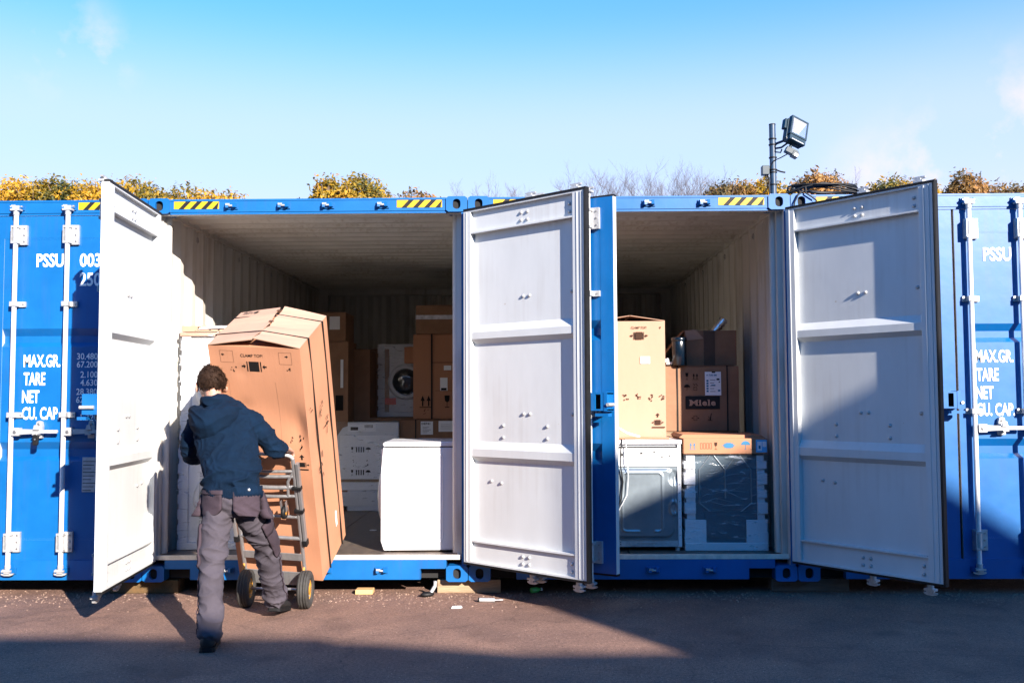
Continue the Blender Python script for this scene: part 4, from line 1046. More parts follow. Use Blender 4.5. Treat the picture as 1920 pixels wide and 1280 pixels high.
# bare appliance back (pressed zinc panel)
def bare_back():
    w, d, h = .61, .58, .855
    c = thing('cooker', 'appliance turned round showing its bare pressed metal back with loose mains cable', 'appliance', (1.335, .30, FZ), 0)
    MB().box(-w/2, .02, .03, w/2, d, h-.03, APPL).build('cabinet', c, .004)
    MB().box(-w/2-.006, -.012, h-.032, w/2+.006, d, h, APPL).build('top_panel', c, .005)
    MB().box(-w/2, 0, .03, -w/2+.035, .02, h-.035, APPL).build('side_flange', c, .002); MB().box(w/2-.028, 0, .03, w/2, .02, h-.035, APPL).build('side_flange', c, .002)
    for i in range(9): MB().cyl((w/2-.014, -.002, .12+i*.065), .0045, .003, STEEL, 'y', 8).build('screw', c)
    b = MB(); b.box(-w/2+.036, .006, h-.205, w/2-.029, .0195, h-.05, APPL); b.box(-w/2+.036, -.003, h-.205, w/2-.029, .006, h-.195, APPL); b.box(-w/2+.036, .0, h-.06, w/2-.029, .006, h-.050, RUBBER); b.build('upper_panel', c)
    b = MB()
    for x, z, sx, sz in ((.0, h-.10, .02, .016), (.1, h-.09, .012, .01), (.16, h-.13, .01, .01), (-.15, h-.11, .02, .02), (.04, h-.15, .008, .006), (.22, h-.12, .012, .012)): b.box(x-sx, .002, z-sz, x+sx, .008, z+sz, GALV); b.box(x-sx*.5, -.001, z-sz*.5, x+sx*.3, .0025, z+sz*.2, RUBBER)
    b.build('terminal', c)
    # large pressed panel as height field
    nx, nz = 76, 80; x0, x1, z0, z1 = -w/2+.036, w/2-.029, .085, h-.207
    def hf(x, z):
        y = .006
        def rr(cx, cz, hx, hz, r):
            qx, qz = abs(x-cx)-hx+r, abs(z-cz)-hz+r
            return math.hypot(max(qx, 0), max(qz, 0))+min(max(qx, qz), 0)-r
        s = rr(0, (z0+z1)/2, (x1-x0)/2-.02, (z1-z0)/2-.015, .07)
        y -= .016*max(0, min(1, -s/.012))
        cut = (x-.0)+(.16-z)*1.0
        dd = abs(rr(.0, (z0+z1)/2+.01, .155, .225, .03))
        if dd < .008 and not (-.02 < x < .09 and z < .2) : y -= .010*(1-dd/.008)
        for cx, cz in ((.245, .33), (-.255, .33)):
            e = math.hypot((x-cx)/.036, (z-cz)/.062)
            if e < 1.25: y -= .010*math.cos(min(1, abs(e-.8)/.3)*math.pi/2)
        for cx, cz in ((.25, .56), (-.245, .555)):
            e = math.hypot((x-cx)/.034, (z-cz)/.045)
            if e < 1.25: y += .016*max(0, 1-e/1.25)**.5
        return y
    vs = [(x0+(x1-x0)*i/nx, hf(x0+(x1-x0)*i/nx, z0+(z1-z0)*j/nz), z0+(z1-z0)*j/nz) for j in range(nz+1) for i in range(nx+1)]
    fs = [(j*(nx+1)+i, j*(nx+1)+i+1, (j+1)*(nx+1)+i+1, (j+1)*(nx+1)+i) for j in range(nz) for i in range(nx)]
    b = MB(); b.add(vs, fs, PRESS, True); b.build('pressed_back_panel', c)
    b = MB(); b.box(-w/2+.036, .004, .032, w/2-.029, .0195, .080, GALV)
    for i in range(4): b.cyl((-.20+.03*(i % 2), .002, .05+.015*(i//2)), .004, .004, DARK, 'y', 8)
    b.box(-.02, -.002, .058, .12, .004, .078, GALV); b.tube([(-.10, .002, .07), (-.09, 0, .048), (-.06, 0, .045), (-.04, .002, .065)], .005, GALV, 8); b.build('base_panel', c)
    for sx in (-1, 1): MB().cyl((sx*(w/2-.03), .03, 0), .018, .034, GALV).build('foot', c)
    cb = MB(); cb.tube([(-.16, .12, h+.01), (-.155, -.014, h+.0), (-.165, -.03, h-.08), (-.168, -.03, h-.2), (-.15, -.03, h-.32), (-.165, -.03, h-.45), (-.21, -.03, h-.58), (-.24, -.03, h-.66)], .0055, CABLE, 8); cb.build('mains_cable', c)
    cb = MB(); cb.tube([(-.13, .12, h+.01), (-.125, -.014, h+.0), (-.12, -.034, h-.1), (-.108, -.034, h-.28), (-.12, -.034, h-.42), (-.19, -.034, h-.55), (-.24, -.03, h-.70), (-.25, -.02, h-.80)], .0035, APPLG, 8); cb.build('drain_hose', c)
    cb = MB(); cb.tube([(-.25, .08, h+.01), (-.22, .05, h+.05), (-.20, .04, h+.10), (-.17, .06, h+.09), (-.10, .1, h+.05), (.0, .14, h+.02)], .009, PAPER, 8); cb.tube([(-.24, .0, h+.012), (-.05, .02, h+.016), (.22, .03, h+.012)], .008, CARD, 6); cb.build('foam_scrap', c)
bare_back()
# wrapped appliance with foam edges and printed cardboard lid
def wrapped_range():
    w, d, h = .64, .60, .86
    c = thing('wrapped_appliance', 'film wrapped appliance with foam edges under a printed cardboard lid beside the bare metal back', 'packaged appliance', (1.985, .30, FZ), R(-1))
    MB().box(-w/2+.02, .03, .02, w/2-.02, d, h-.02, DPANEL).build('cabinet', c, .004)
    for sx in (-1, 1):
        b = MB(); z = .06; i = 0
        while z < h-.14:
            hh = (.085, .035, .06, .045)[i % 4]; e = (0, .016, .003, .02)[i % 4]
            b.box(sx*(w/2-e), 0+e, z, sx*(w/2-(.075 if sx > 0 else .085)), .05, z+hh-.001, FOAM); b.box(sx*(w/2-e), .05, z, sx*(w/2-.022), d, z+hh-.001, FOAM); z += hh; i += 1
        b.box(sx*(w/2-.005), .004, .06, sx*(w/2-.165), .045, .235, FOAM)
        b.build('foam_corner', c, .004)
    MB().box(-w/2, -.008, 0, w/2, d, .06, FOAM).build('foam_base', c, .006)
    # back panel with pressed ribs
    b = MB(); b.box(-.16, .020, .10, .16, .028, .30, DPANEL)
    for a, z0, q, z1 in ((-.20, .62, -.10, .75), (-.10, .75, .0, .62), (0, .62, .10, .75), (.10, .75, .20, .62), (-.20, .62, -.20, .36), (.20, .62, .20, .36), (0, .62, 0, .40), (-.20, .36, -.1, .28), (.20, .36, .1, .28)):
        b.tube([(a, .028, z0), (q, .028, z1)], .006, PRESS, 8)
    b.build('pressed_rib', c)
    b = MB(); b.box(-w/2-.006, -.012, h-.115, w/2+.006, d+.004, h+.005, CARD); b.build('cardboard_lid', c, .006)
    b = MB(); b.prism([(-w/2-.006, h+.005), (w/2+.006, h+.005), (w/2-.03, h+.03), (-w/2-.0, h+.035), (-w/2-.03, h+.012)], 1, .05, d, CARD); b.build('lid_flap', c)
    p = Print((-w/2, -.0125, h-.11), (1, 0, 0), (0, 0, 1), .001)
    p.upicon(.065, .03, .055, INKB); 
    for i in range(4): p.frame(.125+i*.024, .035, .142+i*.024, .08, .002, INKBR)
    p.glassicon(.245, .03, .055, INKBR); p.clamp(.345, .04, .10, INKB); p.rect(.31, .045, .38, .075, INKB, 1.3); p.umbrella(.475, .03, .07, INKB)
    p.rect(.51, .03, .56, .032, INKBR); p.rect(.555, .008, .64, .105, LBLUE, 1.4); p.rect(.565, .02, .60, .09, PAPER, 1.8); p.rect(.605, .05, .635, .09, PAPER, 1.8); p.rect(.575, .035, .59, .06, INKB, 2.2)
    p.build(c)
    MB().box(-w/2-.009, -.0165, .003, w/2+.009, d+.008, h-.117, FILM).build('stretch_film', c)
    return c
rz = random.Random(12); fb = MB()
for i in range(26):
    x_, z_ = rz.uniform(-.24, .22), FZ*0+rz.uniform(.28, .62); ln_ = rz.uniform(.05, .26); sl_ = rz.uniform(.08, .34)*rz.choice((1, 1, 1, -1)); hh_ = rz.uniform(.0012, .005)
    pts_ = [(x_+ln_*t, z_+ln_*sl_*t+.006*math.sin(5*t+i)) for t in [j/6 for j in range(7)]]
    fb.add([(px_, -.0185-.002*(k_), pz_+(hh_ if k_ else 0)*math.sin(math.pi*min(max(j_/6, .08), .92))) for j_, (px_, pz_) in enumerate(pts_) for k_ in (0, 1)], [(2*j, 2*j+2, 2*j+3, 2*j+1) for j in range(6)], FILMC)
wrapped = wrapped_range(); fb.build('film_crease', wrapped)
# pallet + branded box + open carton
c = carton('carton', 'plain carton low behind the wrapped appliance, carrying the pallet', (1.93, 1.0, FZ), 0, .66, .62, .845, CARDD, 31)
c = thing('pallet', 'shallow wooden pallet under the branded brown box', 'pallet', (1.93, .98, FZ+.857))
for i in range(6): MB().box(-.31, .02+i*.10, .028, .31, .09+i*.10, .040, WOOD).build('slat', c)
for x in (-.29, 0, .29): MB().box(x-.03, 0, 0, x+.03, .6, .0275, WOOD).build('bearer', c)
c = carton('carton', 'strapped brown box with black brand panel and white shipping label on a pallet', (1.93, .98, FZ+.899), R(-1.5), .63, .60, .545, CARDD, 32)
strap_loop(c, .63, .60, .545, x=-.205, wd=.010); strap_loop(c, .63, .60, .545, x=.215, wd=.010)
p = frontprint(c, .63)
p.rect(.175, .185, .465, .295, BLK); p.text('M', .212, .215, .066, .050, CARDP, .03, 1.8); p.text('i', .291, .215, .016, .050, CARDP, .045, 1.8); p.text('e', .317, .214, .040, .038, CARDP, .045, 1.8); p.text('l', .366, .215, .014, .052, CARDP, .045, 1.8); p.text('e', .390, .214, .040, .038, CARDP, .045, 1.8)
for x0_, x1_ in ((.206, .228), (.262, .284), (.286, .312), (.361, .385)): p.rect(x0_, .2145, x1_, .2205, CARDP, 2.1)
for x0_, x1_, z_ in ((.206, .222, .259), (.268, .284, .259), (.286, .300, .244), (.361, .374, .261)): p.rect(x0_, z_, x1_, z_+.006, CARDP, 2.1)
p.glassicon(.19, .435, .058, INK); p.upicon(.262, .435, .055, INK); p.umbrella(.19, .345, .052, INK); p.frame(.245, .345, .275, .37, .003, INK); p.scribble(.245, .375, .03, .025, INK, 3, 8)
p.frame(.242, .09, .272, .13, .003, INK); p.arrow(.225, .11, .014, .014, INK, 'right'); p.arrow(.289, .11, .014, .014, INK, 'left'); p.poly([(.375, .09), (.385, .09), (.395, .15), (.39, .15)], INK); p.rect(.36, .088, .40, .092, INK); p.scribble(.365, .10, .03, .02, INK, 8, 4)
p.rect(.342, .302, .478, .502, PAPER)
p.text('H 7240 BM', .356, .465, .085, .016, INKB, .03, 1.8); p.rect(.40, .492, .43, .502, BLK, 1.8)
for i in range(5): p.rect(.354, .33+i*.022, .372, .345+i*.022, INKB, 1.8); p.rect(.385, .333+i*.024, .43-.01*(i % 2), .337+i*.024, BLK, 1.8)
p.rect(.44, .43, .465, .445, BLK, 1.8); p.rect(.458, .41, .468, .42, BLK, 1.8); p.rect(.395, .382, .43, .392, INKB, 1.8); p.rect(.45, .335, .47, .35, INKB, 1.8)
p.build(c)
def open_carton():
    w, d, h = .44, .42, .30
    zt_ = FZ+.899+.558
    c = thing('open_carton', 'open brown carton with dark tape band standing on the branded box', 'box', (2.025, 1.05, zt_), R(-2), 'cardboard cartons stored in the containers')
    soft_box(w, d, h, CARDD, 41, .004, open_top=True).build('carton_body', c)
    MB().box(-w/2+.006, .006, h-.08, w/2-.006, d-.006, h-.075, CARDP).build('inner_pad', c)
    MB().box(-.06, -.0075, .0, .035, -.0062, h, BTAPE).build('tape', c)
    b = MB(); b.prism([(-w/2, h), (-w/2-.17, h-.20), (-w/2-.175, h-.195), (-w/2-.004, h+.005)], 1, .01, d-.01, CARDD); b.build('flap', c)
    b = MB(); b.add([(-w/2, -.002, h-.0), (-w/2+.09, -.006, h+.01), (-w/2+.16, -.012, h-.07), (-w/2+.02, -.016, h-.085)], [(0, 1, 2, 3)], CARDP); b.build('torn_flap', c)
    c2 = thing('foil_duct', 'crumpled foil duct sticking up out of the open carton', 'duct', (2.10, 1.16, zt_+.23), 0)
    n = 15; a = MB(); pts = []; rs = []
    for i in range(n): pts.append((-.08+.16*i/n, 0, .0+.19*i/n)); rs.append(.042 if i % 2 else .032)
    a.tube(pts, rs, FOIL, 14); a.build('duct_body', c2)
    c3 = thing('tub', 'dark blue cylindrical tub standing in front of the open carton', 'tub', (1.745, .99, zt_), 0)
    r = .062; a = MB(); a.lathe([(0, .0001), (0, r), (.222, r), (.230, r-.006), (.232, .0001)], CYLM, 32, 'z'); a.build('tub_body', c3)
    a = MB(); a.lathe([(.205, r+.001), (.205, r+.004), (.236, r+.004), (.238, r-.004), (.238, .0001)], CYLM, 32, 'z'); a.build('lid', c3)
    c4 = thing('paper_rolls', 'small pale rolled papers lying beside the dark cylinder', 'paper', (1.64, 1.0, zt_+.018), 0)
    a = MB(); a.tube([(-.07, 0, 0), (.01, -.03, .03)], .016, PAPER, 10); a.build('roll', c4); a = MB(); a.tube([(0, .02, 0), (.08, .0, .0)], .014, APPLG, 10); a.build('roll', c4)
open_carton()
# deeper dark cartons in C so the back is not empty
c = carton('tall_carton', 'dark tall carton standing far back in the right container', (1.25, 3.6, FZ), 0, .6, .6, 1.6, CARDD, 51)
# ------------------------------------------------------------------ person
def cr_path(pts, n):
    """Catmull-Rom resample of rows of floats"""
    P_ = np.array(pts, float); P_ = np.vstack([2*P_[0]-P_[1], P_, 2*P_[-1]-P_[-2]]); out = []
    m = len(P_)-3
    for i in range(n+1):
        t = i/n*m; k = min(int(t), m-1); u = t-k; p0, p1, p2, p3 = P_[k:k+4]
        out.append(.5*((2*p1)+(-p0+p2)*u+(2*p0-5*p1+4*p2-p3)*u*u+(-p0+3*p1-3*p2+p3)*u**3))
    return np.array(out)
def rings(pts, n, side):
    """pts rows: x,y,z,a,b ; side: hint for the a axis. yields centre, A, B vectors"""
    q = cr_path(pts, n); res = []
    for i in range(len(q)):
        c = Vector(q[i][:3]); t = Vector(q[min(i+1, n)][:3])-Vector(q[max(i-1, 0)][:3]); t.normalize()
        A = Vector(side); A = (A-t*A.dot(t)).normalized(); B = t.cross(A)
        res.append((c, A, B, max(.002, q[i][3]), max(.002, q[i][4]), t))
    return res
SLIM = .955
def loft(b, pts, m, n=16, seg=24, side=(1, 0, 0), cap=True):
    rs = [(c, A, B, a*SLIM, bb*SLIM, t) for c, A, B, a, bb, t in rings(pts, n, side)]; vs = []
    def ring(c, A, B, a, bb): 
        for k in range(seg):
            t = 2*math.pi*k/seg; vs.append(tuple(c+A*(a*math.cos(t))+B*(bb*math.sin(t))))
    if cap:
        c, A, B, a, bb, t = rs[0]
        for f, d in ((.05, .5), (.6, .38)): ring(c-t*min(a, bb)*d, A, B, a*f, bb*f)
    for c, A, B, a, bb, t in rs: ring(c, A, B, a, bb)
    if cap:
        c, A, B, a, bb, t = rs[-1]
        for f, d in ((.6, .38), (.05, .5)): ring(c+t*min(a, bb)*d, A, B, a*f, bb*f)
    k = len(vs)//seg
    fs = [(i*seg+j, i*seg+(j+1) % seg, (i+1)*seg+(j+1) % seg, (i+1)*seg+j) for i in range(k-1) for j in range(seg)]
    fs += [tuple(range(seg))[::-1], tuple(range((k-1)*seg, k*seg))]
    b.add(vs, fs, m, True)
def remesh(b, m, voxel=.007, smooth=6):
    me = b.mesh('tmp'); o = bpy.data.objects.new('tmp', me); COL.objects.link(o)
    r = o.modifiers.new('r', 'REMESH'); r.mode = 'VOXEL'; r.voxel_size = voxel; r.use_smooth_shade = True
    if smooth:
        s = o.modifiers.new('s', 'SMOOTH'); s.factor = .5; s.iterations = smooth
    dg = bpy.context.evaluated_depsgraph_get(); dg.update()
    me2 = bpy.data.meshes.new_from_object(o.evaluated_get(dg)); bpy.data.objects.remove(o)
    me2.materials.clear(); me2.materials.append(m); me2.polygons.foreach_set('use_smooth', [True]*len(me2.polygons)); me2.polygons.foreach_set('material_index', [0]*len(me2.polygons))
    return me2
def displace(me, fn):
    me.update(); vs = me.vertices; no = [v.normal.copy() for v in vs]
    for v, n in zip(vs, no): v.co += n*fn(v.co)
    me.update()
def ridge(p, s, seed=0):
    q = Vector((p.x*s[0]+seed, p.y*s[1], p.z*s[2])); w = noise.noise(q*.5+Vector((5, 3, seed)))
    v = 1-2*abs(noise.noise(q+Vector((w, w, w))*1.2)); return v*abs(v)**.8
def trou_fold(p):
    k = .6+1.0*math.exp(-((p.z-.50)/.09)**2)+.9*math.exp(-((p.z-.14)/.09)**2)+.9*math.exp(-((p.z-.76)/.06)**2)
    q = Vector((p.x+.55*p.z, p.y-.3*p.z, p.z+.5*(p.x+1.38)))
    return .0125*k*(ridge(q, (5, 5, 10), 1)-.45)+.0065*(ridge(Vector((p.x-.5*p.z, p.y, p.z)), (9, 9, 17), 3)-.5)
def hood_fold(p):
    k = .6+1.3*math.exp(-((p.z-.96)/.07)**2)+.9*math.exp(-((p.x+1.21)/.08)**2)
    return .015*k*(ridge(Vector((p.x-.5*p.z, p.y, p.z)), (6, 6, 8), 7)-.45)+.006*(ridge(p, (16, 16, 18), 9)-.5)
man = thing('person', 'man in navy hooded sweatshirt and grey work trousers tipping back the tall carton', 'person', (-1.38, -1.25, 0))
MI = Matrix.Translation((1.38, 1.25, 0))
def put(name, me, parent=None):
    me.transform(MI); return link(name, me, parent or man)
hb = hero_mw @ Vector((XRr-.022, yr-.015, 1.055)); bd = (HM @ Vector((1, 0, 0))).normalized()
hl = hero_mw @ Vector((-HW/2-.012, .03, 1.17))       # left palm on the carton's left edge
# trousers
LL = [(-1.450, -1.30, .86, .085, .105), (-1.458, -1.315, .78, .098, .112), (-1.465, -1.365, .65, .094, .098), (-1.462, -1.415, .50, .082, .084), (-1.455, -1.455, .40, .078, .082), (-1.44, -1.505, .27, .074, .080), (-1.425, -1.555, .15, .074, .086), (-1.42, -1.58, .075, .080, .098)]
LR = [(-1.300, -1.28, .86, .085, .105), (-1.290, -1.245, .78, .098, .112), (-1.268, -1.13, .64, .094, .102), (-1.247, -1.02, .52, .084, .088), (-1.245, -.95, .42, .080, .088), (-1.250, -.865, .30, .078, .090), (-1.252, -.775, .19, .080, .095), (-1.252, -.72, .125, .082, .098)]
HP = [(-1.376, -1.295, .955, .140, .095), (-1.376, -1.298, .92, .160, .112), (-1.375, -1.30, .87, .182, .137), (-1.375, -1.30, .81, .178, .135), (-1.375, -1.30, .78, .14, .11)]
b = MB(); loft(b, HP, TROU, 12, 30); loft(b, LL, TROU, 26, 26); loft(b, LR, TROU, 26, 26)
me = remesh(b, TROU, .006, 7); displace(me, trou_fold); put('trousers', me)
def patch(pts, n, side, t0, t1, a0, a1, off, m, name, flare=0, folds=trou_fold, round_=True):
    rs = [(c, A, B, a*SLIM, bb*SLIM, t) for c, A, B, a, bb, t in rings(pts, 60, side)]; i0, i1 = int(t0*60), int(t1*60); na = 14; nt = max(4, i1-i0); vs = []
    for layer in (off, -.004):
        for i in range(nt+1):
            c, A, B, a, bb, t = rs[min(60, i0+i)]
            f = i/nt
            for j in range(na+1):
                u = j/na; shrink = 1
                if round_ and f > .75: shrink = 1-.35*((f-.75)/.25)**2
                ang = R((a0+a1)/2+(a1-a0)*(u-.5)*shrink)
                e = layer+(flare*f if layer > 0 else 0)
                p = c+A*((a+e)*math.cos(ang))+B*((bb+e)*math.sin(ang))
                p += (p-c).normalized()*folds(p)*.6; vs.append(tuple(p))
    w = na+1; L2 = w*(nt+1); fs = []
    for i in range(nt):
        for j in range(na): a = i*w+j; fs += [(a, a+1, a+w+1, a+w), (L2+a, L2+a+w, L2+a+w+1, L2+a+1)]
    for i in range(nt): fs += [(i*w, (i+1)*w, L2+(i+1)*w, L2+i*w), (i*w+na, L2+i*w+na, L2+(i+1)*w+na, (i+1)*w+na)]
    for j in range(na): fs += [(j, L2+j, L2+j+1, j+1), (nt*w+j, nt*w+j+1, L2+nt*w+j+1, L2+nt*w+j)]
    b = MB(); b.add(vs, fs, m, True); me = b.mesh(name)
    for q in me.polygons: q.use_smooth = True
    return put(name, me)
HQ = [(-1.376, -1.298, .93, .170, .122), (-1.375, -1.30, .87, .182, .137), (-1.375, -1.30, .80, .186, .137), (-1.377, -1.31, .735, .190, .130)]
# for rings going downwards: A=+x, t=-z, B=t x A = -y -> angle 90 is the back of the man (towards the camera)
patch(HQ, 12, (1, 0, 0), .12, .98, 100, 160, .014, TROUD, 'back_pocket')
patch(HQ, 12, (1, 0, 0), .12, .98, 18, 78, .014, TROUD, 'back_pocket')
patch(HQ, 12, (1, 0, 0), .2, 1.0, -30, 10, .014, TROUD, 'holster_pocket', .055)
patch(HQ, 12, (1, 0, 0), .2, 1.0, 170, 212, .014, TROUD, 'holster_pocket', .06)
patch(LL, 26, (1, 0, 0), .26, .50, 140, 200, .012, TROUD, 'cargo_pocket')
patch(LR, 26, (1, 0, 0), .24, .50, -20, 42, .012, TROUD, 'cargo_pocket')
b = MB()
for z in (.955,): pass
q = rings(HP, 60, (1, 0, 0))
b = MB(); c_, A_, B_, a_, bb_, t_ = q[20]; p_ = c_+A_*((a_+.02)*math.cos(R(48)))+B_*((bb_+.02)*math.sin(R(48))); b.lathe([(-.004, .011), (-.009, .008), (-.010, .0001)], STEEL, 14, 'y', tuple(p_)); put('stud', b.mesh('stud'))
def seam(pts, n, side, t0, t1, ang, name='seam', m=TROUD, r_=.0032):
    rs = rings(pts, 60, side); q = []
    for i in range(int(t0*60), int(t1*60)+1):
        c, A, B, a, bb, t = rs[i]; p = c+A*(a+.001)*math.cos(R(ang))+B*(bb+.001)*math.sin(R(ang)); q.append(p+(p-c).normalized()*(trou_fold(p) if m is TROUD else 0))
    b_ = MB(); b_.tube(q, r_, m, 6); put(name, b_.mesh(name))
for G, an in ((LL, 172), (LR, 12)): seam(G, 26, (1, 0, 0), .12, .98, an)
patch(HQ, 12, (1, 0, 0), .12, .26, 98, 162, .020, TROUD, 'pocket_flap', round_=False)
patch(LR, 26, (1, 0, 0), .22, .28, -22, 44, .019, TROUD, 'pocket_flap', round_=False)
# hoodie
TO = [(-1.372, -1.305, .900, .180, .130), (-1.374, -1.303, .925, .188, .138), (-1.392, -1.285, .98, .190, .140), (-1.43, -1.22, 1.09, .188, .138), (-1.475, -1.14, 1.21, .200, .142), (-1.51, -1.075, 1.31, .200, .132), (-1.548, -1.02, 1.385, .145, .105), (-1.585, -.985, 1.44, .085, .085)]
wristR = hb+Vector((-.004, -.100, .062)); wristL = hl+Vector((-.03, -.10, -.06))
AR = [(-1.46, -1.05, 1.335, .085, .085), (-1.375, -1.045, 1.325, .088, .090), (-1.30, -1.045, 1.27, .076, .082), (-1.235, -1.04, 1.20, .066, .070), (-1.195, -1.015, 1.145, .064, .066), (-1.185, -.965, 1.125, .058, .056), tuple((Vector((-1.185, -.965, 1.125))+wristR)/2)+(.050, .048), tuple(wristR)+(.036, .033)]
AL = [(-1.60, -1.03, 1.34, .085, .085), (-1.665, -1.02, 1.315, .088, .088), (-1.72, -1.02, 1.25, .076, .078), (-1.748, -1.01, 1.17, .068, .070), (-1.755, -.96, 1.105, .064, .064), (-1.752, -.89, 1.09, .056, .056), tuple((Vector((-1.752, -.89, 1.09))+wristL)/2)+(.050, .048), tuple(wristL)+(.036, .033)]
b = MB(); loft(b, TO, NAVY, 24, 34); loft(b, AR, NAVY, 26, 22, (0, 0, 1)); loft(b, AL, NAVY, 26, 22, (0, 0, 1))
me = remesh(b, NAVY, .006, 8); displace(me, hood_fold); put('hoodie', me)
# ribbed hem and cuffs
TH = [(-1.372, -1.305, .862, .186, .138), (-1.372, -1.305, .892, .194, .145), (-1.374, -1.303, .925, .196, .146)]
b = MB(); loft(b, TH, NAVY, 6, 36, cap=False); me = remesh(b, NAVY, .007, 2); displace(me, lambda p: .002*math.sin(p.x*420)+.6*hood_fold(p)); put('waistband', me)
for w_, e_ in ((wristR, Vector(AR[5][:3])), (wristL, Vector(AL[5][:3]))):
    d_ = (w_-e_).normalized(); b = MB(); b.tube([w_-d_*.045, w_-d_*.015, w_+d_*.004, w_+d_*.007], [.040, .037, .034, .028], NAVY, 24); me = b.mesh('cuff'); put('cuff', me)
# hood lying on the back
b = MB()
HO = [(-1.715, -1.03, 1.40, .035, .030), (-1.685, -1.105, 1.375, .062, .044), (-1.625, -1.205, 1.33, .098, .064), (-1.55, -1.240, 1.295, .122, .072), (-1.475, -1.205, 1.33, .098, .064), (-1.42, -1.10, 1.375, .064, .044), (-1.40, -1.02, 1.40, .038, .030)]
loft(b, HO, NAVY, 24, 22, (0, -.5, 1))
CO = [(-1.655, -.93, 1.455, .030, .020), (-1.675, -1.0, 1.445, .040, .022), (-1.64, -1.065, 1.44, .050, .026), (-1.585, -1.085, 1.435, .055, .028), (-1.53, -1.06, 1.435, .050, .026), (-1.495, -1.0, 1.44, .040, .022), (-1.505, -.93, 1.45, .030, .020)]
loft(b, CO, NAVY, 24, 18, (0, -.3, 1))
me = remesh(b, NAVY, .006, 5); displace(me, lambda p: .010*(ridge(p, (7, 7, 10), 12)-.5)); put('hood', me)
# body: one continuous surface (mostly inside the clothes)
hd = Vector((-1.645, -.918, 1.556)); up_ = Vector((-.06, .12, 1)).normalized(); fw_ = Vector((-.38, .90, -.13)); fw_ = (fw_-up_*fw_.dot(up_)).normalized(); rt_ = fw_.cross(up_)
def hp_(x, y, z): return hd+(rt_*x+fw_*y+up_*z)*1.12
b = MB()
def ell_o(c, rx, ry, rz):
    bb = MB(); bb.ellip((0, 0, 0), (rx*1.12, ry*1.12, rz*1.12), SKIN, 22, 14); b.add([tuple(c+rt_*p[0]+fw_*p[1]+up_*p[2]) for p in bb.v], bb.f, SKIN, True)
ell_o(hp_(0, -.012, .018), .074, .090, .088); ell_o(hp_(0, .022, -.03), .062, .068, .078); ell_o(hp_(0, .058, -.078), .030, .028, .026)
ell_o(hp_(0, .090, -.012), .012, .018, .026); ell_o(hp_(0, .098, -.024), .015, .013, .010); ell_o(hp_(0, .082, .020), .050, .014, .012); ell_o(hp_(0, .086, -.055), .026, .010, .008)
for s in (-1, 1): ell_o(hp_(s*.045, .060, -.020), .022, .022, .018)
loft(b, [(-1.565, -1.02, 1.36, .075, .070), (-1.595, -.985, 1.43, .058, .060), (-1.615, -.965, 1.49, .054, .058), (-1.632, -.945, 1.54, .052, .058)], SKIN, 10, 22)
loft(b, [(x, y, z, a*.82, c*.82) for x, y, z, a, c in TO[:-1]], SKIN, 18, 24)
loft(b, [(x, y, z, a*.68, c*.68) for x, y, z, a, c in AR], SKIN, 18, 16, (0, 0, 1)); loft(b, [(x, y, z, a*.68, c*.68) for x, y, z, a, c in AL], SKIN, 18, 16, (0, 0, 1))
loft(b, [(x, y, z, a*.72, c*.72) for x, y, z, a, c in HP], SKIN, 10, 22)
for G in (LL, LR): loft(b, [(x, y, z, a*.66, c*.66) for x, y, z, a, c in G[:-1]], SKIN, 18, 18)
# hands: palm + four fingers + thumb, closed round what they hold
def hand(wr_, kn, across, over, under, thumb_side, curl):
    """wr_ wrist, kn knuckle centre, across: unit along knuckles, over: direction fingers leave the knuckles, under: curl direction"""
    pm = (wr_+kn)/2
    d = (kn-wr_).normalized()
    loft(b, [tuple(wr_-d*.02)+(.026, .021), tuple(wr_)+(.028, .020), tuple(wr_.lerp(kn, .35))+(.036, .019), tuple(wr_.lerp(kn, .75))+(.042, .017), tuple(kn)+(.042, .014)], SKIN, 12, 16, tuple(across))
    for i, (o, l) in enumerate(((-.031, .82), (-.0105, .98), (.0105, 1.05), (.031, .95))):
        k0 = kn+across*o-d*.012; k1 = k0+over*.036*l+d*.008; k2 = k1+over*.010+under*.026*l; k3 = k2+under*.010-over*.018*l*curl
        b.tube([k0, k0.lerp(k1, .5), k1, k1.lerp(k2, .5), k2, k3], [.0095, .0098, .0092, .0088, .0082, .0066], SKIN, 10)
    t0 = wr_.lerp(kn, .35)+across*thumb_side*.030; t1 = t0+across*thumb_side*.018+d*.03+under*.012; t2 = t1+d*.020+under*.020; b.tube([t0, t1, t1.lerp(t2, .5), t2], [.0125, .0115, .0105, .008], SKIN, 10)
tz = Vector((0, 0, 1)); fwd_ = Vector((0, .85, -.2)).normalized()
hand(wristR, hb+Vector((-.002, .002, .028)), bd, fwd_, Vector((0, .1, -1)), -1, 1)
hand(wristL, hl+Vector((-.012, -.03, -.01)), Vector((0, -.3, .95)).normalized(), Vector((0, .95, .25)).normalized(), Vector((1, .2, 0)), 1, .2)
me = remesh(b, SKIN, .0048, 3); put('body', me)
for s in (-1, 1):   # ears, eyes
    e = MB(); c = hp_(s*.079, -.002, -.012)
    bb = MB(); bb.ellip((0, 0, 0), (.008, .019, .032), SKIN, 14, 10); e.add([tuple(c+rt_*(p[0]+s*.006*(p[1] < 0))+fw_*p[1]+up_*p[2]) for p in bb.v], bb.f, SKIN, True)
    e.tube([tuple(c+rt_*s*.010+fw_*(.016*math.cos(a))+up_*(.028*math.sin(a))) for a in [R(20+24*i) for i in range(10)]], .0035, SKIN, 6); put('ear', e.mesh('ear'))
    e = MB(); c = hp_(s*.030, .072, .003); e.ellip(tuple(c), (.012, .012, .012), PAPER, 12, 8); e.ellip(tuple(c+fw_*.009), (.005, .005, .005), INK, 8, 6); put('eye', e.mesh('eye'))
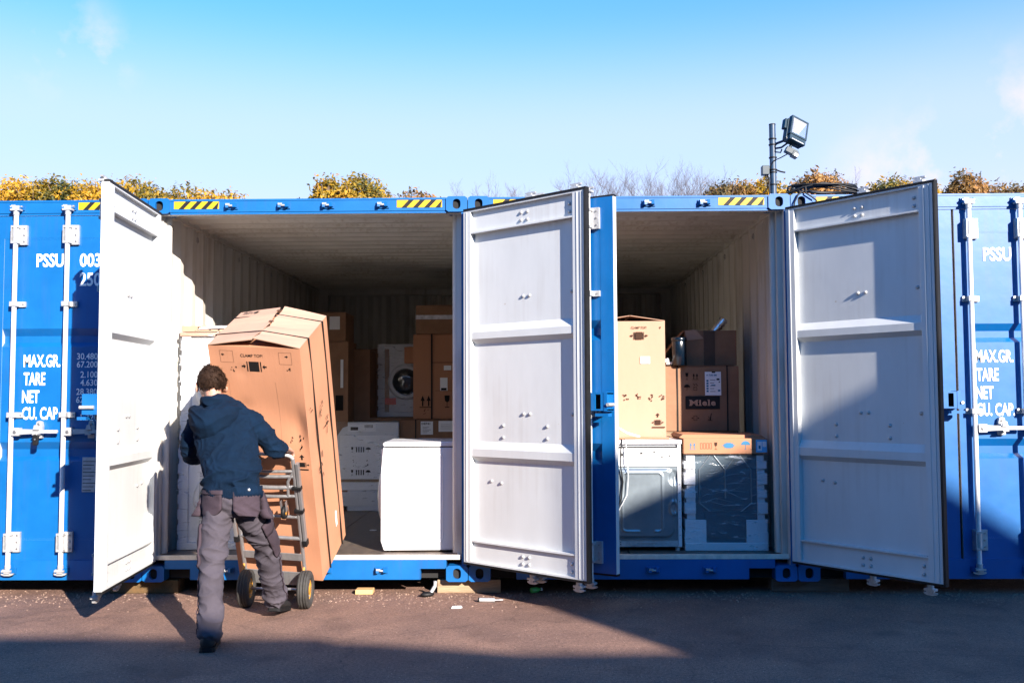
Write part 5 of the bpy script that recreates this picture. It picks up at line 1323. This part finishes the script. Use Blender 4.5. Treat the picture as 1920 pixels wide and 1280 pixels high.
# hair: cap plus many short tufts
hr = MB()
def scalp(th, ph, k=0):
    x, y, z = math.sin(ph)*math.cos(th), math.sin(ph)*math.sin(th), math.cos(ph)
    return hp_(x*(.077+k), -.014+y*(.094+k), .020+z*(.092+k)), (rt_*x+fw_*y+up_*z)
def haircov(th, ph):
    s = math.sin(th)     # +1 front, -1 back
    lim = 1.15 if s > .35 else (2.12 if s < -.25 else 1.75); lim += .10*math.sin(th*9)+.06*math.sin(th*23)
    return ph < lim
seg, rg = 40, 22; grid = [[scalp(2*math.pi*j/seg, R(130)*i/rg, .006+.006*noise.noise(Vector((j*.7, i*.6, 0)))) for j in range(seg)] for i in range(rg+1)]
vs = [tuple(p) for r_ in grid for p, n_ in r_]; fs = []
for i in range(rg):
    for j in range(seg):
        if haircov(2*math.pi*(j+.5)/seg, R(130)*(i+.5)/rg): fs.append((i*seg+j, (i+1)*seg+j, (i+1)*seg+(j+1) % seg, i*seg+(j+1) % seg))
hr.add(vs, fs, HAIR, True)
rr = random.Random(11)
for i in range(6500):
    th = rr.random()*6.283; ph = math.acos(1-1.62*rr.random())
    if not haircov(th, ph+.04*rr.random()): continue
    p0, n_ = scalp(th, ph, .002); cl_ = noise.noise(Vector((th*3, ph*4, 1))); ln = ((.021 if ph < .9 else .011)+.009*rr.random())*(1+.5*cl_)
    flow = (-up_*math.sin(ph)*.7+rt_*cl_*1.3+fw_*.5*noise.noise(Vector((th*2, ph*3, 7)))+Vector((rr.uniform(-1, 1), rr.uniform(-1, 1), rr.uniform(-1, 1)))*.55+rt_*.35)
    tip = p0+(n_*.38+flow*.95).normalized()*ln; sd = n_.cross(Vector((rr.uniform(-1, 1), rr.uniform(-1, 1), rr.uniform(-1, 1)))).normalized()*.0016
    mid = p0.lerp(tip, .55)+n_*.003
    hr.add([tuple(p0-sd), tuple(p0+sd), tuple(mid+sd*.8), tuple(tip), tuple(mid-sd*.8)], [(0, 1, 2, 3, 4)], HAIR)
put('hair', hr.mesh('hair'))
# boots
def boot(heel, yaw, pitch, name='boot'):
    b = MB(); b2 = MB()
    prof = [(-.045, .052, .050, .040), (-.02, .056, .048, .046), (.05, .050, .040, .046), (.12, .046, .034, .050), (.19, .040, .028, .050), (.235, .026, .020, .036)]
    # (y, z centre, z half, x half)
    pts = []
    for y, zc, zh, xh in prof: pts.append((0, y, zc*.9, xh, zh))
    loft(b, pts, BOOT, 14, 22, (1, 0, 0)); loft(b, [(0, -.005, .07, .042, .048), (0, -.004, .105, .040, .044), (0, -.002, .135, .038, .042)], BOOT, 8, 20, (1, 0, 0))
    me = remesh(b, BOOT, .006, 4); displace(me, lambda p: .002*ridge(p, (22, 22, 22), 2))
    M = Matrix.Translation(heel) @ Matrix.Rotation(yaw, 4, 'Z') @ Matrix.Rotation(pitch, 4, 'X')
    me.transform(M); o = put(name, me)
    so_ = MB(); poly = []
    for y, x in ((-.055, .028), (-.04, .042), (.0, .046), (.08, .042), (.15, .052), (.20, .046), (.245, .022)): poly.append((x, y))
    poly += [(-x, y) for x, y in poly[::-1]]
    so_.prism(poly, 2, 0, .022, RUBBER)
    for i in range(9): so_.box(-.044, -.045+i*.03, -.005, .044, -.033+i*.03, .001, RUBBER)
    m2 = so_.mesh('sole'); m2.transform(M); m2.transform(MI); link('sole', m2, o)
boot(Vector((-1.425, -1.595, .006)), R(10), 0)
boot(Vector((-1.252, -.735, .045)), R(-3), R(-10))
# ------------------------------------------------------------------ floodlight pole on the castings
def floodlight():
    zt = ZB+CH+.001
    c = thing('floodlight_pole', 'short pole with floodlight and motion sensor standing on the right container corner', 'floodlight', (2.345, .09, zt))
    MB().tube([(0, 0, .0), (0, 0, .555)], .0245, POLE, 20).build('pole', c)
    MB().tube([(0, 0, .555), (0, 0, .562)], .026, RUBBER, 20).build('pole_cap', c)
    b = MB()
    for z in (.40, .445, .185, .205, .09, .30): b.tube([(0, 0, z-.004), (0, 0, z+.004)], .0305, RUBBER, 20)
    b.build('cable_tie', c)
    MB().box(-.04, -.045, 0, .04, .045, .012, GALV).build('foot_plate', c, .003)
    # bracket arms
    b = MB(); b.tube([(.02, -.01, .405), (.09, -.05, .425), (.125, -.06, .43)], .010, POLE, 8); b.tube([(.02, -.01, .37), (.06, -.03, .372), (.10, -.05, .40)], .008, POLE, 8); b.tube([(.02, -.02, .34), (.055, -.02, .335), (.065, -.02, .36)], .006, POLE, 8)
    b.build('bracket', c)
    lm = bpy.data.objects.new('lamp_head', None)
    # lamp head: tilted housing
    M = Matrix.Translation((.162, -.075, .478)) @ Matrix.Rotation(R(20), 4, 'Y') @ Matrix.Rotation(R(22), 4, 'Z') @ Matrix.Rotation(R(-18), 4, 'X')
    b = MB(); b.M = M
    w, h = .085, .108
    q = [(-w+.02, -h), (w-.02, -h), (w, -h+.03), (w, h-.02), (w-.02, h), (-w+.02, h), (-w, h-.02), (-w, -h+.03)]
    b.prism(q, 1, 0, .035, LAMPB); b.prism([(x*.75, z*.75) for x, z in q], 1, .035, .06, LAMPB)
    for i in range(7): b.box(-.055+i*.018, .06, -.07, -.049+i*.018, .085, .07, LAMPB)
    b.box(-w-.018, .01, .0, -w, .05, .085, LAMPB)
    head = b.build('lamp_head', c, .003)
    b = MB(); b.M = M
    for x0, z0, x1, z1 in ((-w+.006, -h+.05, -w+.020, h-.006), (w-.020, -h+.05, w-.006, h-.006), (-w+.02, h-.020, w-.02, h-.006), (-w+.02, -h+.050, w-.02, -h+.064)): b.box(x0, -.036, z0, x1, 0, z1, LAMPB)
    b.box(-w+.012, -.034, -h+.004, w-.012, 0, -h+.046, LAMPB); b.box(-w+.03, -.0355, -h+.010, w-.03, -.0345, -h+.014, PAPER)
    b.build('front_frame', head, .002)
    b = MB(); b.M = M; iw0, iz0, iw1, iz1 = -w+.02, -h+.064, w-.02, h-.02; cx, cz = .01, -.01; 
    vs = [(iw0, -.032, iz0), (iw1, -.032, iz0), (iw1, -.032, iz1), (iw0, -.032, iz1), (cx-.012, -.004, cz-.022), (cx+.012, -.004, cz-.022), (cx+.012, -.004, cz+.002), (cx-.012, -.004, cz+.002)]
    b.add(vs, [(0, 1, 5, 4), (1, 2, 6, 5), (2, 3, 7, 6), (3, 0, 4, 7), (4, 5, 6, 7)], REFL); b.build('reflector', head)
    b = MB(); b.M = Matrix.Translation((.115, -.085, .325)) @ Matrix.Rotation(R(28), 4, 'Y')
    b.box(-.045, -.03, -.022, .05, .03, .022, LAMPB); b.box(.012, -.034, -.030, .062, .034, .010, LAMPB); b.cyl((-.02, 0, .02), .012, .05, LAMPB); s_ = b.build('motion_sensor', c, .004)
    b = MB(); b.M = Matrix.Translation((.115, -.085, .325)) @ Matrix.Rotation(R(28), 4, 'Y'); b.box(.030, -.0365, -.026, .058, -.0345, -.004, PAPER); b.build('lens', s_)
    b = MB(); b.box(-.088, -.03, .165, -.034, .03, .235, LAMPB); b.box(-.036, -.01, .19, -.026, .01, .21, LAMPB); b.build('junction_box', c, .003)
    b = MB(); b.tube([(-.06, 0, .166), (-.055, -.02, .12), (-.045, -.01, .07), (-.07, 0, .03), (-.11, .01, .012), (-.30, .05, .004)], .0045, CABLE, 6); b.tube([(.11, -.07, .32), (.05, -.04, .29), (.0, -.032, .27), (-.03, -.02, .22)], .004, CABLE, 6); b.tube([(-.045, 0, .166), (-.04, -.03, .13), (-.034, -.02, .0)], .006, CABLE, 6); b.tube([(.02, -.02, .20), (.05, -.03, .185), (.085, -.03, .178)], .006, CABLE, 6); b.build('wiring', c)
floodlight()
def cable_coil():
    zt = ZB+CH
    o = MB(); r = random.Random(5)
    for k in range(6):
        pts = []; n = 40; a = .26-.012*k; hgt = .055-.005*k
        for i in range(n+1):
            t = 2*math.pi*i/n
            pts.append((2.745+a*math.cos(t)+.012*r.uniform(-1, 1)*.4+.02*k-.03, .10+.12*math.sin(t)*(1-.05*k), zt+.018+hgt*(.5-.5*math.sin(t+.4*k))*1.0+.012*math.cos(t*2+k)+.010))
        pts[-1] = pts[0]; o.tube(pts, .0065, CABLE, 7, False)
    for k in range(3):
        o.tube([(2.42+.015*k, .05, zt+.01), (2.55, -.01+.02*k, zt+.052+.006*k), (2.70, .0+.02*k, zt+.085-.004*k), (2.86, .03, zt+.07), (2.98, .02+.02*k, zt+.03-.006*k), (3.10+.03*k, .05, zt+.006)], .0065, CABLE, 7)
    o.tube([(2.545, -.025, zt+.02), (2.50, -.035, zt-.01), (2.47, -.034, zt-.07), (2.465, -.03, zt-.11)], .006, CABLE, 7)
    o.tube([(2.56, -.02, zt+.05), (2.555, -.035, zt+.0), (2.60, -.036, zt-.03), (2.64, -.03, zt-.06)], .006, CABLE, 7)
    tag(o.build('cable_coil'), 'loose coil of black cable lying on top of the right containers', 'cable')
cable_coil()

# ------------------------------------------------------------------ bushes behind
def bush(name, label, x, y, w, h, dep, n, m, seed, zlow=3.0, spikes=10, dark=0, group='ivy covered bushes behind the containers', lobes=5, leaf=.045):
    h -= .10; n = int(n*1.25); leaf *= .82
    c = thing(name, label, 'bush', (x, y, 0), 0, group)
    r = random.Random(seed); b = MB()
    L_ = []
    for i in range(lobes):
        t = (i+.5)/lobes; cx = (t-.5)*w*.86; top = h-.20*abs(2*t-1)**2.5-r.random()*.09
        L_.append((cx, r.uniform(-.3, .3)*dep, top, w/lobes*r.uniform(.85, 1.15)*(1.15 if lobes > 1 else 1), .42+r.random()*.2))
    vs, fs, tint = [], [], []
    for i in range(n):
        cx, cy, top, rx, rz = L_[r.randrange(lobes)]
        th = r.random()*6.283; u = r.random(); ph = math.acos(1-1.25*u)
        rad = r.uniform(.78, 1.0) if r.random() < .72 else (r.uniform(.4, .85) if r.random() < .6 else r.uniform(1.0, 1.16))
        dx, dy, dz = math.sin(ph)*math.cos(th), math.sin(ph)*math.sin(th), math.cos(ph)
        bump = 1+.30*noise.noise(Vector((dx*2.2+cx*2, dy*2.2+seed, dz*2.2)))+.14*noise.noise(Vector((dx*7+cx, dy*7+seed, dz*7)))
        px, py, pz = cx+dx*rx*rad*bump, cy+dy*dep*rad*bump, top-rz+dz*rz*rad*bump
        if pz < zlow: continue
        s = leaf*(.4+1.0*r.random()**1.5)
        nrm = Vector((dx, dy, dz))+Vector((r.uniform(-1, 1), r.uniform(-1, 1), r.uniform(-1, 1)))*.9; nrm.normalize()
        a = nrm.orthogonal().normalized(); a.rotate(Matrix.Rotation(r.random()*6.28, 3, nrm)); bb = nrm.cross(a)
        p = Vector((px, py, pz)); k = len(vs)
        vs += [tuple(p-a*s), tuple(p-bb*s*.42+nrm*s*.12), tuple(p+a*s), tuple(p+bb*s*.42+nrm*s*.12)]; fs += [(k, k+1, k+2), (k, k+2, k+3)]
        cl = noise.noise(Vector((px*1.3, py*1.3+seed, pz*1.7)))
        t = .58+.55*cl+r.uniform(-.22, .22)-dark; t = max(0, min(1, t)); tint += [t, t]
    for i in range(int(spikes*1.7)):    # berry heads and shoots sticking out on top
        cx, cy, top, rx, rz = L_[r.randrange(lobes)]; x0 = cx+r.uniform(-1, 1)*rx*.8; z0 = top-rz+rz*math.sqrt(max(0, 1-((x0-cx)/rx)**2)); y0 = cy+r.uniform(-.3, .3)
        ln = r.uniform(.04, .13)
        for j in range(9):
            t = j/8; p = Vector((x0+r.uniform(-.012, .012)+.05*t*math.sin(i), y0, z0-.05+ln*t)); s = .016+.010*r.random()
            if t > .8: s *= 1.6
            a = Vector((r.uniform(-1, 1), r.uniform(-1, 1), r.uniform(-.4, 1))).normalized(); bb = a.orthogonal().normalized(); k = len(vs)
            vs += [tuple(p-a*s), tuple(p-bb*s*.5), tuple(p+a*s), tuple(p+bb*s*.5)]; fs += [(k, k+1, k+2), (k, k+2, k+3)]; t_ = r.uniform(0, .2); tint += [t_, t_]
    b.add(vs, fs, m); me = b.mesh('crown'); at = me.attributes.new('tint', 'FLOAT', 'FACE'); at.data.foreach_set('value', tint)
    link('crown', me, c)
    t = MB()
    for i in range(lobes):
        cx, cy, top, rx, rz = L_[i]; x1 = cx*.5
        t.tube([(x1*.6, 0, -.02), (x1, cy*.3, 1.2), (x1*1.4+.05, cy*.6, 2.4), (cx, cy, top-rz*.9)], [.09, .07, .05, .03], BARK, 8)
        for k in range(5):
            a = r.random()*6.28; t.tube([(cx, cy, top-rz), (cx+.5*rx*math.cos(a), cy+.5*dep*math.sin(a), top-rz*.55), (cx+.85*rx*math.cos(a), cy+.85*dep*math.sin(a), top-rz*.25)], [.022, .014, .006], BARK, 5)
    t.build('trunk', c)
    return c
Y8 = 8.0
def px_x(u, y): # metres across for a direction seen from the yard (survey helper: the bush line is 8 m behind the fronts)
    return None
bush('bush', 'broad golden ivy hedge at the far left above the closed left container', -7.35, Y8, 2.6, 5.02, .7, 17000, LEAFY, 1, spikes=26, lobes=7, zlow=3.9)
bush('bush', 'dark green bush standing in the golden hedge at the far left', -6.98, Y8-.35, .55, 5.10, .35, 4200, LEAFY, 2, spikes=10, lobes=2, dark=.42, zlow=3.9)
bush('bush', 'golden ivy hedge just left of the opened left door', -5.85, Y8, 1.9, 5.02, .7, 12000, LEAFY, 3, spikes=18, lobes=5, zlow=3.9)
bush('bush', 'russet ivy bush sloping down behind the left open door', -4.75, Y8, 1.6, 4.90, .6, 8000, LEAFY, 4, spikes=18, lobes=4, dark=.12, zlow=3.9)
bush('bush', 'thin low bush trailing off right of the left open door', -4.15, Y8+.1, .9, 4.74, .5, 3000, LEAFO, 5, spikes=12, lobes=3, zlow=3.9)
bush('bush', 'large round golden bush above the left open container', -2.28, Y8, 1.02, 5.06, .6, 12000, LEAFY, 6, spikes=14, lobes=3, zlow=3.9)
bush('bush', 'dark ivy clump on the left side of the large round golden bush', -2.68, Y8-.1, .34, 5.05, .3, 3000, LEAFY, 7, spikes=10, lobes=2, dark=.40, zlow=3.9)
bush('bush', 'tiny dark bush tip left of the large golden bush', -3.13, Y8, .14, 4.71, .12, 300, LEAFO, 8, spikes=3, lobes=1, dark=.3, zlow=4.2)
bush('bush', 'low green and russet bush right of the large golden bush', -1.25, Y8, .80, 4.83, .5, 4200, LEAFO, 9, spikes=14, lobes=3, zlow=3.9)
bush('bush', 'small low bush behind the hazard stripe at the middle castings', -.78, Y8+.1, .35, 4.76, .3, 900, LEAFO, 10, spikes=8, lobes=2, zlow=4.1)
bush('bush', 'russet rounded bush left of the floodlight pole', 3.72, Y8, .62, 4.98, .5, 6500, LEAFO, 11, spikes=10, lobes=2, zlow=3.9)
bush('bush', 'ochre bush directly behind the floodlight pole', 4.27, Y8+.1, .85, 5.00, .5, 8500, LEAFY, 12, spikes=16, lobes=3, dark=.22, zlow=3.9)
bush('bush', 'thin russet bush with tall leafy tip right of the floodlight pole', 5.05, Y8, .8, 5.10, .5, 6000, LEAFO, 13, spikes=20, lobes=4, zlow=3.9)
bush('bush', 'sparse russet bush above the coiled cable', 5.65, Y8+.2, .6, 4.90, .4, 2600, LEAFO, 14, spikes=18, lobes=3, zlow=3.9)
bush('bush', 'wide ochre bush above the far right open door', 6.3, Y8, 1.15, 5.02, .6, 8500, LEAFY, 15, spikes=18, lobes=4, dark=.15, zlow=3.9)
bush('bush', 'upright green bush above the closed right container', 7.40, Y8, .46, 5.08, .4, 4500, LEAFO, 16, spikes=12, lobes=2, dark=.12, zlow=3.9)
bush('bush', 'russet bush at the far right edge above the closed right container', 7.98, Y8, .95, 4.92, .5, 6000, LEAFO, 17, spikes=14, lobes=3, zlow=3.9)
def bare_shrub(label, x, y, w, h, seed, n=16):
    c = thing('bare_shrub', label, 'shrub', (x, y, 0), 0, 'leafless shrubs behind the containers')
    r = random.Random(seed)
    t = MB(); tw = MB()
    def grow(p, d, ln, rad, lev, mb):
        pts = [p]; q = p.copy(); dd = d.copy(); k = 4
        for i in range(k):
            dd = (dd+Vector((r.uniform(-.22, .22), r.uniform(-.2, .2), r.uniform(-.02, .14)))).normalized(); q = q+dd*ln/k; pts.append(q.copy())
            if lev < 3 and i >= 1:
                for _ in range(2 if lev < 2 else 2):
                    if q.z > 3.6 or lev < 1:
                        grow(q, (dd+Vector((r.uniform(-.9, .9), r.uniform(-.6, .6), r.uniform(-.2, .5)))).normalized(), ln*r.uniform(.35, .6), rad*.5, lev+1, tw)
        mb.tube(pts, [rad*(1-.7*i/k) for i in range(k+1)], TWIG, 4 if lev else 7)
    for i in range(n):
        x0 = (i+.5)/n*w-w/2+r.uniform(-.05, .05); hh = h*r.uniform(.93, 1.0)
        t.tube([(x0*.6, 0, -.02), (x0*.8, 0, 2), (x0, 0, 3.9)], [.035, .028, .018], TWIG, 6)
        grow(Vector((x0, 0, 3.9)), Vector((r.uniform(-.2, .2), r.uniform(-.1, .1), 1)).normalized(), (hh-3.9)*.62, .009, 0, tw)
    t.build('trunk', c); tag(tw.build('twigs', c), kind='stuff')
bare_shrub('sparse leafless shrub rising behind the two middle castings', -.05, Y8+.5, 1.2, 5.0, 21, 8)
bare_shrub('leafless shrub right of the raised door between the open containers', 1.75, Y8+.5, 1.1, 5.22, 22, 15)
bare_shrub('tangled leafless shrub above the header of the right open container', 2.75, Y8+.4, 1.0, 5.20, 23, 14)
bare_shrub('leafless shrub ending at the russet bush left of the pole', 3.4, Y8+.6, .8, 5.12, 24, 10)
bare_shrub('leafless twigs between the leafy bushes right of the pole', 5.3, Y8+.6, 1.0, 5.12, 25, 9)

# ------------------------------------------------------------------ building behind the photographer (its shadow crosses the yard)
KX, KZ, YC = .62, .504, -14.0
def cast(x, y, z): t = (y-YC); return (x+KX*t, z+KZ*t)
def buildings():
    l0 = cast(-2.93, -1.08, 0); l1 = cast(-.83, -1.29, 0); l2 = cast(1.24, -1.63, 0)
    x_split = cast(.30, 0, 0)[0]
    c = thing('low_workshop', 'low grey flat roofed workshop behind the viewer, lengthened leftwards to block sky light', 'building', (0, YC, 0))
    sl_ = (l2[1]-l0[1])/(l2[0]-l0[0]); zl = lambda x: l0[1]+sl_*(x-l0[0])
    zb_ = zl(l0[0]-.0)
    b = MB(); b.prism([(-14, 0), (x_split-.003, 0), (x_split-.003, l2[1]), (l2[0]-.9, l2[1]-.01), (l2[0]-1.6, l2[1]+.10), (l2[0]-2.2, l1[1]-.02), (l1[0], l1[1]), (-14, l0[1]+.02)], 1, 0, 8, BRICK); b.v = [(x+(8-y)*.8, y-8, z) for x, y, z in b.v]; b.build('wall', c)  # unseen wall, left end stretched far out to block low sky light
    MB().box(4.6, .0, 0, 7.2, .06, 3.4, ROOFM).build('roller_door', c); MB().box(7.8, 0, 0, 8.7, .05, 2.1, BLUE).build('door', c)
    # taller gabled store
    c = thing('gabled_store', 'taller grey store with a shallow gable across the yard behind the viewer', 'building', (0, YC, 0))
    P0 = [cast(.30, 0, .80), cast(.95, 0, .80), cast(1.25, 0, .70), cast(2.70, 0, 1.36), cast(3.62, 0, .76), cast(5.4, 0, -.38)]
    q = [(x_split, 0), (P0[-1][0], 0)]+[P0[i] for i in range(len(P0)-1, -1, -1)]
    b = MB(); b.prism(q, 1, 0, 8, BRICK); b.v = [(x+(8-y)*.8, y-8, z) for x, y, z in b.v]; b.build('wall', c)
    MB().box(x_split+1.2, 0, 0, x_split+4.2, .06, 4.2, ROOFM).build('roller_door', c)
buildings()

# ------------------------------------------------------------------ litter on the tarmac
c = thing('metal_spigot', 'dull metal cylinder with a thin rod lying on the sunlit tarmac', 'metal part', (.17, -.255, .016), R(-4))
b = MB(); b.tube([(-.075, 0, 0), (.035, 0, 0)], .0155, GALV, 16); b.build('barrel', c); b = MB(); b.tube([(.035, 0, 0), (.095, 0, .002)], .0055, GALV, 8); b.build('rod', c); b = MB(); b.tube([(-.085, 0, 0), (-.075, 0, 0)], .0165, RUBBER, 16); b.build('cap', c)
c = thing('metal_clip', 'small silver clip lying left of the metal cylinder', 'metal part', (-.055, -.455, 0), R(10))
b = MB(); b.prism([(-.04, -.012), (.03, -.016), (.042, .0), (.03, .012), (-.035, .008)], 2, .001, .010, GALV); b.tube([(-.03, .0, .014), (.035, .004, .012)], .005, STEEL, 6); b.build('clip_body', c)
c = thing('brush_head', 'black brush head fallen below the sill beside the pale timber', 'brush', (-.30, -.06, 0), R(25))
b = MB(); b.ellip((0, 0, .018), (.055, .03, .020), RUBBER, 14, 8); b.build('bristles', c); b = MB(); b.tube([(.03, 0, .03), (.06, 0, .075), (.062, .0, .11)], .014, GALV, 10); b.build('socket', c)
c = thing('green_bottle', 'small green plastic bottle lying below the open door edge', 'bottle', (.50, .08, .022), R(35))
b = MB(); b.lathe([(-.04, .0001), (-.04, .018), (-.036, .021), (.02, .021), (.035, .010), (.045, .010)], GREENP, 18); b.build('bottle_body', c); b = MB(); b.lathe([(.045, .012), (.058, .012), (.058, .0001)], PAPER, 14); b.build('cap', c)
c = thing('wood_chip_pieces', 'small crumpled paper scrap lying on the container floor', 'scrap', (-.95, 1.5, FZ))
b = MB(); b.prism([(-.03, -.01), (.02, -.018), (.03, .006), (-.01, .015)], 2, .0, .008, PAPER); b.build('scrap', c)
b = MB(); b.tube([(1.42, -1.02, .006), (1.46, -1.03, .006)], .004, PAPER, 6)
